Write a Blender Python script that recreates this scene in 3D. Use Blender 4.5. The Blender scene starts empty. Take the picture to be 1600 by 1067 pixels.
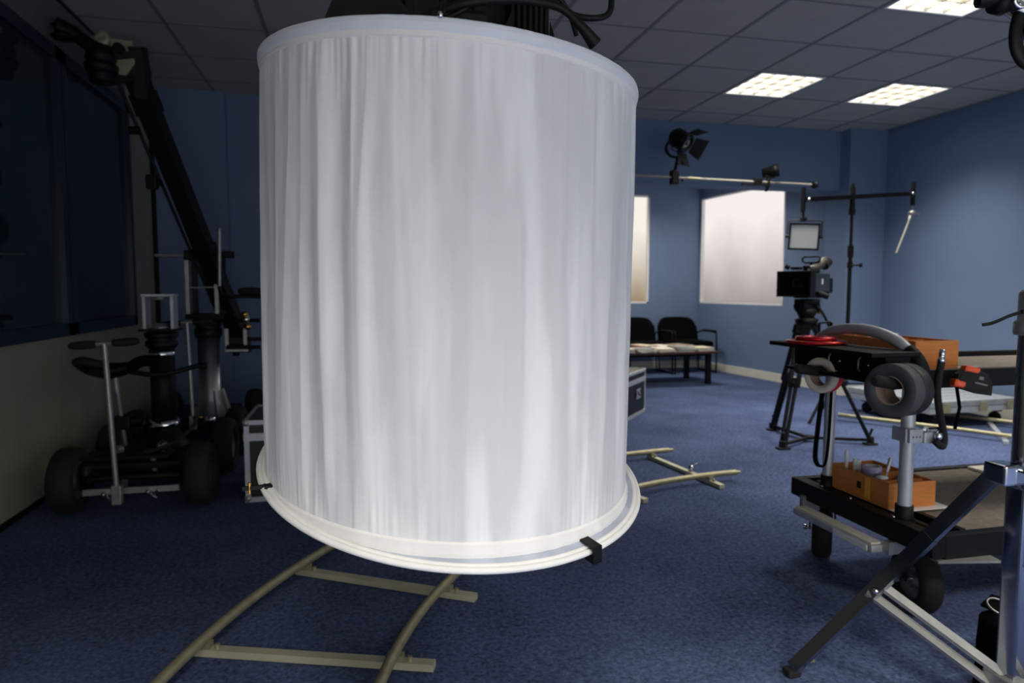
import bpy, bmesh, math, random
from mathutils import Vector, Matrix, noise
random.seed(7)
R = math.radians
C = bpy.context.scene.collection
scene = bpy.context.scene

# ------------------------------------------------------------------ camera, world, exposure
CAM_Z = 1.13
cam_d = bpy.data.cameras.new('camera')
cam = bpy.data.objects.new('camera', cam_d); C.objects.link(cam)
YAW, PITCH = 0.2272, 0.0770
cam.location = (0, 0, CAM_Z)
cam.rotation_euler = (math.pi / 2 - PITCH, 0, -YAW)
cam_d.sensor_width = 36.0
cam_d.lens = 36.0 * 1057.64 / 1600
cam_d.clip_start = 0.05
cam_d.dof.use_dof = True
cam_d.dof.focus_distance = 1.25
cam_d.dof.aperture_fstop = 5.0
scene.camera = cam
scene.view_settings.view_transform = 'Standard'
scene.view_settings.look = 'None'
scene.view_settings.gamma = 1.0
scene.view_settings.use_curve_mapping = False
scene.view_settings.exposure = 0.0
w = bpy.data.worlds.new('World'); scene.world = w; w.use_nodes = True
w.node_tree.nodes['Background'].inputs[0].default_value = (0.5, 0.6, 0.8, 1)
w.node_tree.nodes['Background'].inputs[1].default_value = 0.3
scene.cycles.max_bounces = 8
scene.cycles.diffuse_bounces = 5
scene.cycles.use_denoising = True
scene.cycles.sample_clamp_indirect = 4.0
scene.cycles.caustics_reflective = False
scene.cycles.caustics_refractive = False

REAR_W = 68.0        # unseen row of luminaires added behind the camera to light the drum
ALCOVE_W = 31.0      # luminaire in the alcove, hidden behind the bulkhead
FAR_W = 20.0         # the far pair of luminaires
LAMP_W = 17.0        # ceiling luminaires, watts each
FILL_W = 20.0      # main fill for the drum, from an unseen window added behind the camera
LAMP_SPREAD = 108

YA_ = 9.0
def area(name, loc, rot, sx, sy, power, col, spread=180):
    l = bpy.data.lights.new(name, 'AREA'); l.shape = 'RECTANGLE'; l.size = sx; l.size_y = sy
    l.energy = power; l.color = col; l.spread = R(spread)
    o = bpy.data.objects.new(name, l); C.objects.link(o); o.location = loc; o.rotation_euler = rot
    return o
# drum fill from the unseen low window added behind the camera (faces +Y)
area('window_fill', (1.1, -1.64, .55), (R(90), 0, 0), 3.7, .8, FILL_W, (0.96, 0.98, 1.0))

# ------------------------------------------------------------------ materials
def srgb(r, g, b):
    f = lambda c: (c / 255) / 12.92 if c / 255 <= 0.04045 else ((c / 255 + 0.055) / 1.055) ** 2.4
    return (f(r), f(g), f(b))
def mat(name, col, rough=0.5, metal=0.0, var=0.08, scale=12.0, bump=0.0, bscale=80.0, spec=0.5, stretch=None, coat=0.0):
    m = bpy.data.materials.new(name); m.use_nodes = True
    nt = m.node_tree; b = nt.nodes['Principled BSDF']
    b.inputs['Roughness'].default_value = rough; b.inputs['Metallic'].default_value = metal
    b.inputs['Specular IOR Level'].default_value = spec
    b.inputs['Coat Weight'].default_value = coat
    tc = nt.nodes.new('ShaderNodeTexCoord'); mp = nt.nodes.new('ShaderNodeMapping')
    if stretch: mp.inputs['Scale'].default_value = stretch
    nt.links.new(tc.outputs['Object'], mp.inputs['Vector'])
    n = nt.nodes.new('ShaderNodeTexNoise'); n.inputs['Scale'].default_value = scale; n.inputs['Detail'].default_value = 4
    nt.links.new(mp.outputs[0], n.inputs['Vector'])
    rp = nt.nodes.new('ShaderNodeValToRGB')
    rp.color_ramp.elements[0].position = 0.3; rp.color_ramp.elements[1].position = 0.7
    rp.color_ramp.elements[0].color = (*[max(0, c * (1 - var)) for c in col], 1)
    rp.color_ramp.elements[1].color = (*[min(1, c * (1 + var)) for c in col], 1)
    nt.links.new(n.outputs['Fac'], rp.inputs['Fac']); nt.links.new(rp.outputs['Color'], b.inputs['Base Color'])
    if bump:
        n2 = nt.nodes.new('ShaderNodeTexNoise'); n2.inputs['Scale'].default_value = bscale; n2.inputs['Detail'].default_value = 3
        nt.links.new(mp.outputs[0], n2.inputs['Vector'])
        bp = nt.nodes.new('ShaderNodeBump'); bp.inputs['Strength'].default_value = bump; bp.inputs['Distance'].default_value = 0.01
        nt.links.new(n2.outputs['Fac'], bp.inputs['Height']); nt.links.new(bp.outputs['Normal'], b.inputs['Normal'])
    return m
def emit(name, col, s, var=0.0):
    m = bpy.data.materials.new(name); m.use_nodes = True; nt = m.node_tree
    nt.nodes.remove(nt.nodes['Principled BSDF']); e = nt.nodes.new('ShaderNodeEmission')
    e.inputs[0].default_value = (*col, 1); e.inputs[1].default_value = s
    nt.links.new(e.outputs[0], nt.nodes['Material Output'].inputs[0])
    return m
def backlit(name, top, bottom, s, z0, z1):
    """frosted pane with daylight behind it: bright sky above, darker ground and sill below"""
    m = emit(name, top, s); nt = m.node_tree; e = nt.nodes['Emission']
    g = nt.nodes.new('ShaderNodeNewGeometry'); sp = nt.nodes.new('ShaderNodeSeparateXYZ')
    nt.links.new(g.outputs['Position'], sp.inputs[0])
    n = nt.nodes.new('ShaderNodeTexNoise'); n.inputs['Scale'].default_value = 1.6
    nt.links.new(g.outputs['Position'], n.inputs['Vector'])
    ad = nt.nodes.new('ShaderNodeMath'); ad.operation = 'MULTIPLY_ADD'; ad.inputs[1].default_value = 0.5
    nt.links.new(n.outputs['Fac'], ad.inputs[0]); nt.links.new(sp.outputs['Z'], ad.inputs[2])
    mr = nt.nodes.new('ShaderNodeMapRange'); mr.inputs['From Min'].default_value = z0 + .25; mr.inputs['From Max'].default_value = z1 + .25
    nt.links.new(ad.outputs[0], mr.inputs['Value'])
    rp = nt.nodes.new('ShaderNodeValToRGB')
    rp.color_ramp.elements[0].color = (*bottom, 1); rp.color_ramp.elements[1].color = (*top, 1)
    rp.color_ramp.interpolation = 'LINEAR'
    nt.links.new(mr.outputs[0], rp.inputs['Fac']); nt.links.new(rp.outputs['Color'], e.inputs['Color'])
    return m

def carpet_mat():
    m = bpy.data.materials.new('carpet'); m.use_nodes = True; nt = m.node_tree; b = nt.nodes['Principled BSDF']
    b.inputs['Roughness'].default_value = 0.95; b.inputs['Specular IOR Level'].default_value = 0.05
    b.inputs['Sheen Weight'].default_value = 0.04; b.inputs['Sheen Roughness'].default_value = 0.5
    b.inputs['Sheen Tint'].default_value = (0.75, 0.85, 1.0, 1)
    tc = nt.nodes.new('ShaderNodeTexCoord')
    n1 = nt.nodes.new('ShaderNodeTexNoise'); n1.inputs['Scale'].default_value = 75; n1.inputs['Detail'].default_value = 4; n1.inputs['Roughness'].default_value = .7
    n2 = nt.nodes.new('ShaderNodeTexNoise'); n2.inputs['Scale'].default_value = 1.7; n2.inputs['Detail'].default_value = 6; n2.inputs['Roughness'].default_value = .65
    n3 = nt.nodes.new('ShaderNodeTexNoise'); n3.inputs['Scale'].default_value = 45; n3.inputs['Detail'].default_value = 5
    for n in (n1, n2, n3): nt.links.new(tc.outputs['Object'], n.inputs['Vector'])
    rp = nt.nodes.new('ShaderNodeValToRGB')
    rp.color_ramp.elements[0].position = .38; rp.color_ramp.elements[1].position = .62
    rp.color_ramp.elements[0].color = (*srgb(36, 45, 68), 1); rp.color_ramp.elements[1].color = (*srgb(96, 110, 150), 1)
    mx = nt.nodes.new('ShaderNodeMath'); mx.operation = 'MULTIPLY_ADD'; mx.inputs[1].default_value = .5
    nt.links.new(n1.outputs['Fac'], mx.inputs[0])
    h = nt.nodes.new('ShaderNodeMath'); h.operation = 'MULTIPLY'; h.inputs[1].default_value = .25; nt.links.new(n3.outputs['Fac'], h.inputs[0])
    h2 = nt.nodes.new('ShaderNodeMath'); h2.operation = 'MULTIPLY_ADD'; h2.inputs[1].default_value = .25
    nt.links.new(n2.outputs['Fac'], h2.inputs[0]); nt.links.new(h.outputs[0], h2.inputs[2])
    nt.links.new(h2.outputs[0], mx.inputs[2]); nt.links.new(mx.outputs[0], rp.inputs['Fac']); nt.links.new(rp.outputs['Color'], b.inputs['Base Color'])
    bp = nt.nodes.new('ShaderNodeBump'); bp.inputs['Strength'].default_value = .6; bp.inputs['Distance'].default_value = .01
    nt.links.new(n1.outputs['Fac'], bp.inputs['Height']); nt.links.new(bp.outputs[0], b.inputs['Normal'])
    return m
def silk_mat(name, col, trans):
    m = bpy.data.materials.new(name); m.use_nodes = True; nt = m.node_tree; b = nt.nodes['Principled BSDF']
    b.inputs['Base Color'].default_value = (*col, 1); b.inputs['Roughness'].default_value = .6
    b.inputs['Specular IOR Level'].default_value = .25; b.inputs['Sheen Weight'].default_value = .15
    t = nt.nodes.new('ShaderNodeBsdfTranslucent'); t.inputs[0].default_value = (*col, 1)
    mx = nt.nodes.new('ShaderNodeMixShader'); mx.inputs[0].default_value = trans
    nt.links.new(b.outputs[0], mx.inputs[1]); nt.links.new(t.outputs[0], mx.inputs[2])
    nt.links.new(mx.outputs[0], nt.nodes['Material Output'].inputs[0])
    tc = nt.nodes.new('ShaderNodeTexCoord'); n = nt.nodes.new('ShaderNodeTexNoise'); n.inputs['Scale'].default_value = 9; n.inputs['Detail'].default_value = 6
    nt.links.new(tc.outputs['Object'], n.inputs['Vector'])
    # gathered cloth lies double in places: it lets less light through there
    mp = nt.nodes.new('ShaderNodeMapping'); mp.inputs['Scale'].default_value = (1, 1, .10); nt.links.new(tc.outputs['Object'], mp.inputs[0])
    ns = nt.nodes.new('ShaderNodeTexNoise'); ns.inputs['Scale'].default_value = 17; ns.inputs['Detail'].default_value = 3; nt.links.new(mp.outputs[0], ns.inputs['Vector'])
    mr = nt.nodes.new('ShaderNodeMapRange'); mr.inputs['From Min'].default_value = .44; mr.inputs['From Max'].default_value = .56
    mr.inputs['To Min'].default_value = trans * .6; mr.inputs['To Max'].default_value = trans * 1.15
    nt.links.new(ns.outputs['Fac'], mr.inputs['Value']); nt.links.new(mr.outputs[0], mx.inputs[0])
    bp = nt.nodes.new('ShaderNodeBump'); bp.inputs['Strength'].default_value = .2; bp.inputs['Distance'].default_value = .02
    nt.links.new(n.outputs['Fac'], bp.inputs['Height']); nt.links.new(bp.outputs[0], b.inputs['Normal']); nt.links.new(bp.outputs[0], t.inputs['Normal'])
    return m

M = {}
M['carpet'] = carpet_mat()
M['blue'] = mat('blue_paint', srgb(109, 129, 160), .75, var=.03, scale=3, bump=.08, bscale=200, spec=.3)
M['grey_wall'] = mat('grey_wall', srgb(156, 152, 132), .7, var=.05, scale=2, bump=.05, bscale=150, spec=.3)
M['white_wall'] = mat('white_wall', srgb(205, 205, 200), .8, var=.03)
M['tile'] = mat('ceiling_tile', srgb(180, 178, 172), .9, var=.04, scale=4, bump=.25, bscale=220, spec=.2)
M['grid'] = mat('grid_bar', srgb(128, 128, 128), .6, var=.05)
M['void'] = mat('ceiling_void', srgb(70, 70, 72), .9)
M['cream'] = mat('cream_paint', srgb(226, 222, 205), .5, var=.04)
M['navy_frame'] = mat('navy_frame', srgb(38, 50, 66), .35, metal=.3)
M['white'] = mat('white_plastic', srgb(235, 235, 235), .4, var=.03)
M['black'] = mat('black_plastic', srgb(12, 12, 13), .55, spec=.22, var=.2)
M['blackmetal'] = mat('black_metal', srgb(12, 12, 13), .5, spec=.25, var=.2)
M['rubber'] = mat('rubber', srgb(22, 21, 20), .8, var=.2, scale=30, bump=.2)
M['blackfab'] = mat('black_fabric', srgb(7, 7, 8), .95, spec=.1, var=.25, scale=60, bump=.4, bscale=400)
M['carpetgrey'] = mat('grey_deck_carpet', srgb(120, 112, 102), .95, var=.2, scale=40, bump=.6, bscale=300)
M['steel'] = mat('brushed_steel', srgb(160, 160, 158), .42, metal=.7, var=.1, scale=20)
M['alu'] = mat('aluminium', srgb(186, 190, 196), .42, metal=.45, var=.08, scale=25)
M['chrome'] = mat('chrome', srgb(215, 217, 220), .09, metal=1, var=.04, scale=6)
M['darkchrome'] = mat('dark_chrome', srgb(172, 176, 186), .14, metal=1, var=.06, scale=5)
M['zinc'] = mat('zinc_plated', srgb(164, 158, 126), .5, metal=.5, var=.12, scale=30)
M['gold'] = mat('brass', srgb(215, 165, 80), .25, metal=1, var=.1)
M['wood'] = mat('orange_wood', srgb(205, 128, 62), .5, var=.12, scale=14, stretch=(1, 1, 8))
M['tabletop'] = mat('dark_wood', srgb(74, 44, 34), .4, var=.2, scale=10, stretch=(1, 8, 1))
M['red'] = mat('red_anodised', srgb(190, 22, 34), .25, metal=.6, var=.1)
M['redtape'] = mat('red_tape', srgb(222, 20, 40), .6, var=.05)
M['whitetape'] = mat('cream_tape', srgb(222, 216, 200), .7, var=.05)
M['greytape'] = mat('charcoal_tape', srgb(72, 75, 78), .6, var=.05)
M['cardboard'] = mat('cardboard', srgb(150, 130, 112), .8, var=.1)
M['orange'] = mat('orange_plastic', srgb(240, 78, 20), .4, var=.03)
M['silk'] = silk_mat('white_silk', (.89, .895, .905), .3)
M['silkband'] = silk_mat('white_webbing', (.80, .795, .78), .12)
M['silkgrey'] = silk_mat('sheer_edging', (.52, .56, .66), .3)
M['hoopfab'] = silk_mat('hoop_pocket', (.70, .73, .80), .15)
M['case_black'] = mat('case_laminate', srgb(14, 15, 18), .45, var=.15, scale=50)
M['case_brown'] = mat('case_lid', srgb(70, 66, 55), .5, var=.15, scale=30)
M['paper'] = mat('paper', srgb(222, 216, 200), .7, var=.06)
M['panel_grey'] = mat('led_diffuser', srgb(205, 212, 210), .5, var=.02)
M['lens'] = mat('lens_glass', srgb(12, 12, 16), .05, var=.1, coat=1)
g = mat('tinted_glass', srgb(30, 44, 50), .04, var=.1, scale=1, spec=.55); M['dark_glass'] = g
M['lamp'] = emit('luminaire_glow', (1.0, .95, .84), 3.2)
M['louvre'] = mat('louvre_blade', srgb(200, 196, 184), .35, metal=.5, var=.02)

# ------------------------------------------------------------------ mesh building
class MB:
    def __init__(s): s.v = []; s.f = []; s.sm = []
    def add(s, vs, fs, smooth=False):
        k = len(s.v); s.v += [tuple(v) for v in vs]; s.f += [tuple(i + k for i in f) for f in fs]; s.sm += [smooth] * len(fs); return s
    def box(s, a, b, m=None, bev=0.0):
        """box between corners a and b, with small bevels when bev > 0"""
        x0, y0, z0 = [min(p, q) for p, q in zip(a, b)]; x1, y1, z1 = [max(p, q) for p, q in zip(a, b)]
        if bev <= 0:
            vs = [(x, y, z) for z in (z0, z1) for y in (y0, y1) for x in (x0, x1)]
            fs = [(0, 2, 3, 1), (4, 5, 7, 6), (0, 1, 5, 4), (2, 6, 7, 3), (0, 4, 6, 2), (1, 3, 7, 5)]
            if m is not None: vs = [m @ Vector(v) for v in vs]
            return s.add(vs, fs)
        bev = min(bev, (x1 - x0) * .45, (y1 - y0) * .45, (z1 - z0) * .45)
        bm = bmesh.new(); bmesh.ops.create_cube(bm, size=1)
        for v in bm.verts: v.co = Vector(((x0 + x1) / 2 + v.co.x * (x1 - x0), (y0 + y1) / 2 + v.co.y * (y1 - y0), (z0 + z1) / 2 + v.co.z * (z1 - z0)))
        bmesh.ops.bevel(bm, geom=bm.edges[:], offset=bev, segments=2, affect='EDGES', profile=.6)
        bm.verts.index_update(); vs = [v.co.copy() for v in bm.verts]; fs = [[v.index for v in f.verts] for f in bm.faces]; bm.free()
        if m is not None: vs = [m @ v for v in vs]
        return s.add(vs, fs)
    def frame(s, d, up=(0, 0, 1)):
        d = Vector(d).normalized(); u = Vector(up)
        if abs(d.dot(u)) > .98: u = Vector((1, 0, 0)) if abs(d.x) < .9 else Vector((0, 1, 0))
        x = d.cross(u).normalized(); return x, x.cross(d).normalized(), d
    def tube(s, pts, r, n=12, caps=True, closed=False, flat=1.0, up=(0, 0, 1)):
        pts = [Vector(p) for p in pts]; N = len(pts); rs = r if isinstance(r, (list, tuple)) else [r] * N
        rings = []; px = None
        for i, p in enumerate(pts):
            if closed: d = pts[(i + 1) % N] - pts[i - 1]
            else: d = (pts[min(i + 1, N - 1)] - pts[max(i - 1, 0)])
            x, y, dd = s.frame(d, up)
            if px is not None:
                x = (px - dd * px.dot(dd)).normalized(); y = x.cross(dd)
            px = x
            rings.append([p + x * math.cos(a) * rs[i] + y * math.sin(a) * rs[i] * flat for a in [2 * math.pi * k / n for k in range(n)]])
        vs = [v for rr in rings for v in rr]; fs = []
        for i in range(N if closed else N - 1):
            j = (i + 1) % N
            for k in range(n):
                k2 = (k + 1) % n; fs.append((i * n + k, j * n + k, j * n + k2, i * n + k2))
        s.add(vs, fs, True)
        if caps and not closed:
            k = len(s.v); s.add(rings[0], [tuple(range(n))]); s.add(rings[-1], [tuple(range(n - 1, -1, -1))])
        return s
    def cyl(s, a, b, r, n=20, r2=None): return s.tube([a, b], [r, r if r2 is None else r2], n)
    def bar(s, a, b, w, h, up=(0, 0, 1)):
        """rectangular bar from a to b, w across, h along up"""
        a = Vector(a); b = Vector(b); x, y, d = s.frame(b - a, up)
        vs = [p + x * sx * w / 2 + y * sy * h / 2 for p in (a, b) for sx, sy in ((-1, -1), (1, -1), (1, 1), (-1, 1))]
        return s.add(vs, [(0, 1, 2, 3), (7, 6, 5, 4), (0, 4, 5, 1), (1, 5, 6, 2), (2, 6, 7, 3), (3, 7, 4, 0)])
    def lathe(s, prof, c=(0, 0, 0), axis=(0, 0, 1), n=28, close=True):
        """revolve (radius, height) profile about an axis through c"""
        x, y, d = s.frame(axis); c = Vector(c); P = len(prof)
        vs = [c + d * h + (x * math.cos(a) + y * math.sin(a)) * r for r, h in prof for a in [2 * math.pi * k / n for k in range(n)]]
        fs = [(i * n + k, i * n + (k + 1) % n, (i + 1) * n + (k + 1) % n, (i + 1) * n + k) for i in range(P - 1) for k in range(n)]
        s.add(vs, fs, True)
        return s
    def prism(s, poly, a, b):
        """poly: list of 3D points in a plane; extruded from offset vector a to b"""
        a = Vector(a); b = Vector(b); n = len(poly)
        vs = [Vector(p) + a for p in poly] + [Vector(p) + b for p in poly]
        fs = [tuple(range(n)), tuple(range(2 * n - 1, n - 1, -1))] + [(i, i + n, (i + 1) % n + n, (i + 1) % n) for i in range(n)]
        return s.add(vs, fs)
    def build(s, name, m, parent=None, label=None, fix=True):
        me = bpy.data.meshes.new(name); me.from_pydata([tuple(v) for v in s.v], [], s.f); me.update()
        me.polygons.foreach_set('use_smooth', s.sm)
        if fix:
            bm = bmesh.new(); bm.from_mesh(me); bmesh.ops.recalc_face_normals(bm, faces=bm.faces[:]); bm.to_mesh(me); bm.free()
        me.materials.append(M[m] if isinstance(m, str) else m)
        o = bpy.data.objects.new(name, me); C.objects.link(o)
        if parent is not None:
            o.parent = parent
            o.matrix_parent_inverse = pmat(parent).inverted()
        if label: o['label'] = label
        return o
def pmat(o):
    m = Matrix.LocRotScale(o.location, o.rotation_euler, o.scale)
    if o.parent: m = pmat(o.parent) @ o.matrix_parent_inverse @ m
    return m
def thing(name, label, cat, loc, group=None):
    o = bpy.data.objects.new(name, None); C.objects.link(o); o.location = loc; o.empty_display_size = .05
    o['label'] = label; o['category'] = cat
    if group: o['group'] = group
    return o
def tag(o, label, cat, group=None):
    o['label'] = label; o['category'] = cat
    if group: o['group'] = group
    return o
def struct(o): o['kind'] = 'structure'; return o
def S(name, m, *boxes):
    b = MB()
    for q in boxes: b.box(*q)
    return struct(b.build(name, m))
def dup(root, loc=None, label=None, rotz=None):
    r = root.copy(); C.objects.link(r)
    if loc is not None: r.location = loc
    if rotz is not None: r.rotation_euler = (0, 0, rotz)
    if label: r['label'] = label
    for ch in list(root.children):
        c = ch.copy(); C.objects.link(c); c.parent = r
        for gg in list(ch.children):
            d = gg.copy(); C.objects.link(d); d.parent = c
    return r
def arc(c, r, a0, a1, n, z=None):
    return [Vector((c[0] + r * math.cos(a0 + (a1 - a0) * i / n), c[1] + r * math.sin(a0 + (a1 - a0) * i / n), z if z is not None else c[2])) for i in range(n + 1)]

# ================================================================== SETTING
XL, XR, YB, YF, ZC = -1.64, 5.5, 6.35, -1.7, 2.795      # left wall, right wall, bulkhead plane, wall behind camera, ceiling
YA = 9.0                                                # back wall of the alcove
S('floor', 'carpet', ((XL - .2, YF - .2, -.1), (XR + .2, YA + .2, 0)))
S('wall_front', 'white_wall', ((XL - .1, YF - .1, 0), (XR + .1, YF, .1)), ((XL - .1, YF - .1, 1.1), (XR + .1, YF, ZC + .1)),
  ((XL - .1, YF - .1, .1), (-.8, YF, 1.1)), ((3.0, YF - .1, .1), (XR + .1, YF, 1.1)))
wf = S('fill_window', 'white', ((-.8, YF - .06, .1), (-.74, YF, 1.1)), ((2.94, YF - .06, .1), (3.0, YF, 1.1)), ((-.74, YF - .06, .1), (2.94, YF, .16)),  # unseen window added low and close, so the drum brightens towards its foot
       ((-.74, YF - .06, 1.04), (2.94, YF, 1.1)), ((.5, YF - .06, .16), (.56, YF, 1.04)), ((1.7, YF - .06, .16), (1.76, YF, 1.04)))
MB().box((-.75, YF - .05, .15), (2.95, YF - .04, 1.05)).build('pane', emit('fill_pane', (.93, .97, 1), 1.2), wf)

# back wall: left part, proud pilaster, bulkhead over the alcove, column at the right
S('wall_back', 'blue', ((-1.05, YB, 0), (1.3, YB + .15, ZC + .05)), ((XL, YB - .08, 0), (-1.05, YB + .15, ZC + .05)), ((1.3, YB, 2.18), (5.12, YB + .2, ZC + .05)))
S('gap_strip', 'black', ((XL, YB - .115, 0), (XL + .03, YB - .08, ZC)))  # black strip paints the dark gap between grey and blue walls
S('wall_column', 'blue', ((5.05, 6.2, 0), (5.5, YB + .2, ZC + .05)))
S('wall_right', 'blue', ((XR, YF, 0), (XR + .15, 6.6, ZC + .05)))
S('wall_alcove_left', 'blue', ((1.2, YB + .15, 0), (1.3, YA, 2.7)))
S('ceiling_alcove', 'tile', ((1.2, YB + .2, 2.62), (5.3, YA + .1, 2.7)))
# alcove back wall with its window opening
W3 = (2.75, 4.08, .93, 2.45)
S('wall_alcove_back', 'blue', ((1.3, YA, 0), (W3[0], YA + .15, 2.7)), ((W3[1], YA, 0), (5.1, YA + .15, 2.7)), ((W3[0], YA, 0), (W3[1], YA + .15, W3[2])), ((W3[0], YA, W3[3]), (W3[1], YA + .15, 2.7)))
# slanting alcove wall on the right with a window: local x runs along it from the far corner towards the room
pa, pb = Vector((4.86, YA, 0)), Vector((5.12, YB, 0))
L = (pb - pa).length; ang = math.atan2(pb.y - pa.y, pb.x - pa.x)
SW = Matrix.Translation(pa) @ Matrix.Rotation(ang, 4, 'Z')      # local +y points outwards (away from room)
w0, w1 = .03, 1.76
def slant(boxes, name, m, parent=None):
    b = MB()
    for q in boxes: b.box(q[0], q[1], SW)
    return b.build(name, m, parent)
struct(slant([((-.1, 0, 0), (w0, .15, 2.7)), ((w1, 0, 0), (L + .02, .15, 2.7)), ((w0, 0, 0), (w1, .15, .93)), ((w0, 0, 2.42), (w1, .15, 2.7))], 'wall_alcove_right', 'blue'))
w4 = struct(slant([((w0, .0, .93), (w0 + .022, .09, 2.42)), ((w1 - .022, 0, .93), (w1, .09, 2.42)), ((w0, 0, .93), (w1, .09, .952)), ((w0, 0, 2.40), (w1, .09, 2.42))], 'window_4', 'white'))
slant([((w0 + .01, .05, .94), (w1 - .01, .06, 2.41))], 'pane', backlit('frosted_pane_pink', (.92, .86, .83), (.24, .205, .20), 1.0, .75, 2.05), w4)
w3 = S('window_3', 'white', ((W3[0], YA, .93), (W3[0] + .025, YA + .09, 2.45)), ((W3[1] - .025, YA, .93), (W3[1], YA + .09, 2.45)), ((W3[0], YA, .93), (W3[1], YA + .09, .955)), ((W3[0], YA, 2.425), (W3[1], YA + .09, 2.45)))
MB().box((W3[0] + .02, YA + .05, .95), (W3[1] - .02, YA + .06, 2.44)).build('pane', backlit('frosted_pane_warm', (.94, .88, .78), (.28, .20, .11), 1.0, .80, 2.0), w3)
# skirting boards
S('baseboard_alcove_back', 'cream', ((1.3, YA - .02, 0), (4.88, YA, .10)))
struct(slant([((0, -.02, 0), (L, 0, .10))], 'baseboard_alcove_right', 'cream'))
S('baseboard_column', 'cream', ((5.05, 6.18, 0), (5.5, 6.2, .10)), ((5.03, 6.18, 0), (5.05, 6.35, .10)))
S('baseboard_right', 'cream', ((XR - .02, YF, 0), (XR, 6.18, .10)))
# left wall: rendered dado and end pier, glazed screen above
YG = 5.68
S('wall_left', 'grey_wall', ((XL - .15, YF, 0), (XL, YB, .86)), ((XL - .15, YG, .86), (XL, YB, ZC + .05)))
S('trim_4', mat('dark_grey_trim', srgb(96, 96, 94), .8), ((XL - .15, YF, 2.5), (XL, YG, ZC + .05)))
S('shadow_trim', 'black', ((XL, YF, 0), (XL + .012, YB - .1, .03)), ((XL, YF, ZC - .012), (XL + .012, YB - .1, ZC)))  # floor strip paints the shadow along the wall base; upper one edges the ceiling
def screen_window(name, y0, y1):
    f = S(name, 'navy_frame', ((XL - .04, y0, .86), (XL + .02, y0 + .06, 2.5)), ((XL - .04, y1 - .06, .86), (XL + .02, y1, 2.5)),
          ((XL - .04, y0, .86), (XL + .02, y1, .93)), ((XL - .04, y0, 2.43), (XL + .02, y1, 2.5)))
    MB().box((XL - .02, y0 + .05, .92), (XL - .012, y1 - .05, 2.44)).build('pane', 'dark_glass', f)
screen_window('window_1', .9, 2.66)
screen_window('window_2', 2.68, 4.46)
screen_window('window_6', 4.48, YG)
S('trim_3', 'black', ((XL - .03, YF, .86), (XL - .02, .9, 2.5)))

# ceiling: slab above, tiles of 60 cm laid in a grid, runners between them
T, CX0, CY0 = .6, 1.868, 3.572
ceil = S('ceiling', 'void', ((XL - .1, YF - .1, ZC + .04), (XR + .1, YB + .1, ZC + .10)))
xs = [CX0 + T * i for i in range(-6, 8)]; ys = [CY0 + T * j for j in range(-11, 6)]
lamps = [(2, 2), (4, 2), (2, -1), (4, -1), (2, -4), (4, -4), (2, -8), (-1, -8), (-4, -8)]     # (column, row), the last three added unseen to light the drum: X from CX0+T*c, Y from CY0+T*r
meshes = {}
for i, x in enumerate(xs):
    for j, y in enumerate(ys):
        if (i - 6, j - 11) in lamps: continue
        a, b_, c_, d_ = max(x, XL) + .009, max(y, YF) + .009, min(x + T, XR) - .009, min(y + T, YB - .001) - .009
        if c_ - a < .03 or d_ - b_ < .03: continue
        key = (round(c_ - a, 3), round(d_ - b_, 3))
        if key not in meshes:
            o = MB().box((0, 0, 0), (c_ - a, d_ - b_, .015)).build('ceiling_tile', 'tile', ceil); meshes[key] = o.data
        else:
            o = bpy.data.objects.new('ceiling_tile', meshes[key]); C.objects.link(o); o.parent = ceil
        o.location = (a, b_, ZC + .004)
for x in xs:
    if x > XL and x < XR: MB().box((x - .012, YF, ZC), (x + .012, YB, ZC + .035)).build('grid_bar', 'grid', ceil)
for y in ys:
    if y > YF: MB().box((XL, y - .008, ZC + .001), (XR, y + .008, ZC + .03)).build('grid_bar', 'grid', ceil)

t = thing('ceiling_light', 'square ceiling light inside the alcove, hidden by the bulkhead', 'ceiling light', (3.6, 7.7, 2.62), 'recessed ceiling lights')
MB().box((3.3, 7.4, 2.600), (3.9, 8.0, 2.62)).build('light_frame', 'white', t)
MB().box((3.33, 7.43, 2.597), (3.87, 7.97, 2.6)).build('light_panel', 'lamp', t)
l = area('luminaire_lamp', (3.6, 7.7, 2.590), (0, 0, 0), .52, .52, ALCOVE_W, (1, .95, .86), 150); l.parent = t; l.matrix_parent_inverse = pmat(t).inverted()
LL = {(2, 2): 'recessed square ceiling light with louvre, left one of the far pair', (4, 2): 'recessed square ceiling light with louvre, right one of the far pair beside right wall',
      (2, -1): 'recessed square ceiling light cut by the top edge of the picture', (4, -1): 'recessed square ceiling light behind the chrome stand head, top right corner',
      (2, -4): 'recessed louvre ceiling light above the equipment cart, outside the picture', (4, -4): 'recessed louvre ceiling light near the right wall, outside the picture',
      (2, -8): 'recessed louvre ceiling light added unseen behind the viewer, rightmost of the three', (-1, -8): 'recessed louvre ceiling light added unseen behind the viewer, middle of the three', (-4, -8): 'recessed louvre ceiling light added unseen behind the viewer, leftmost of the three'}
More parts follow.
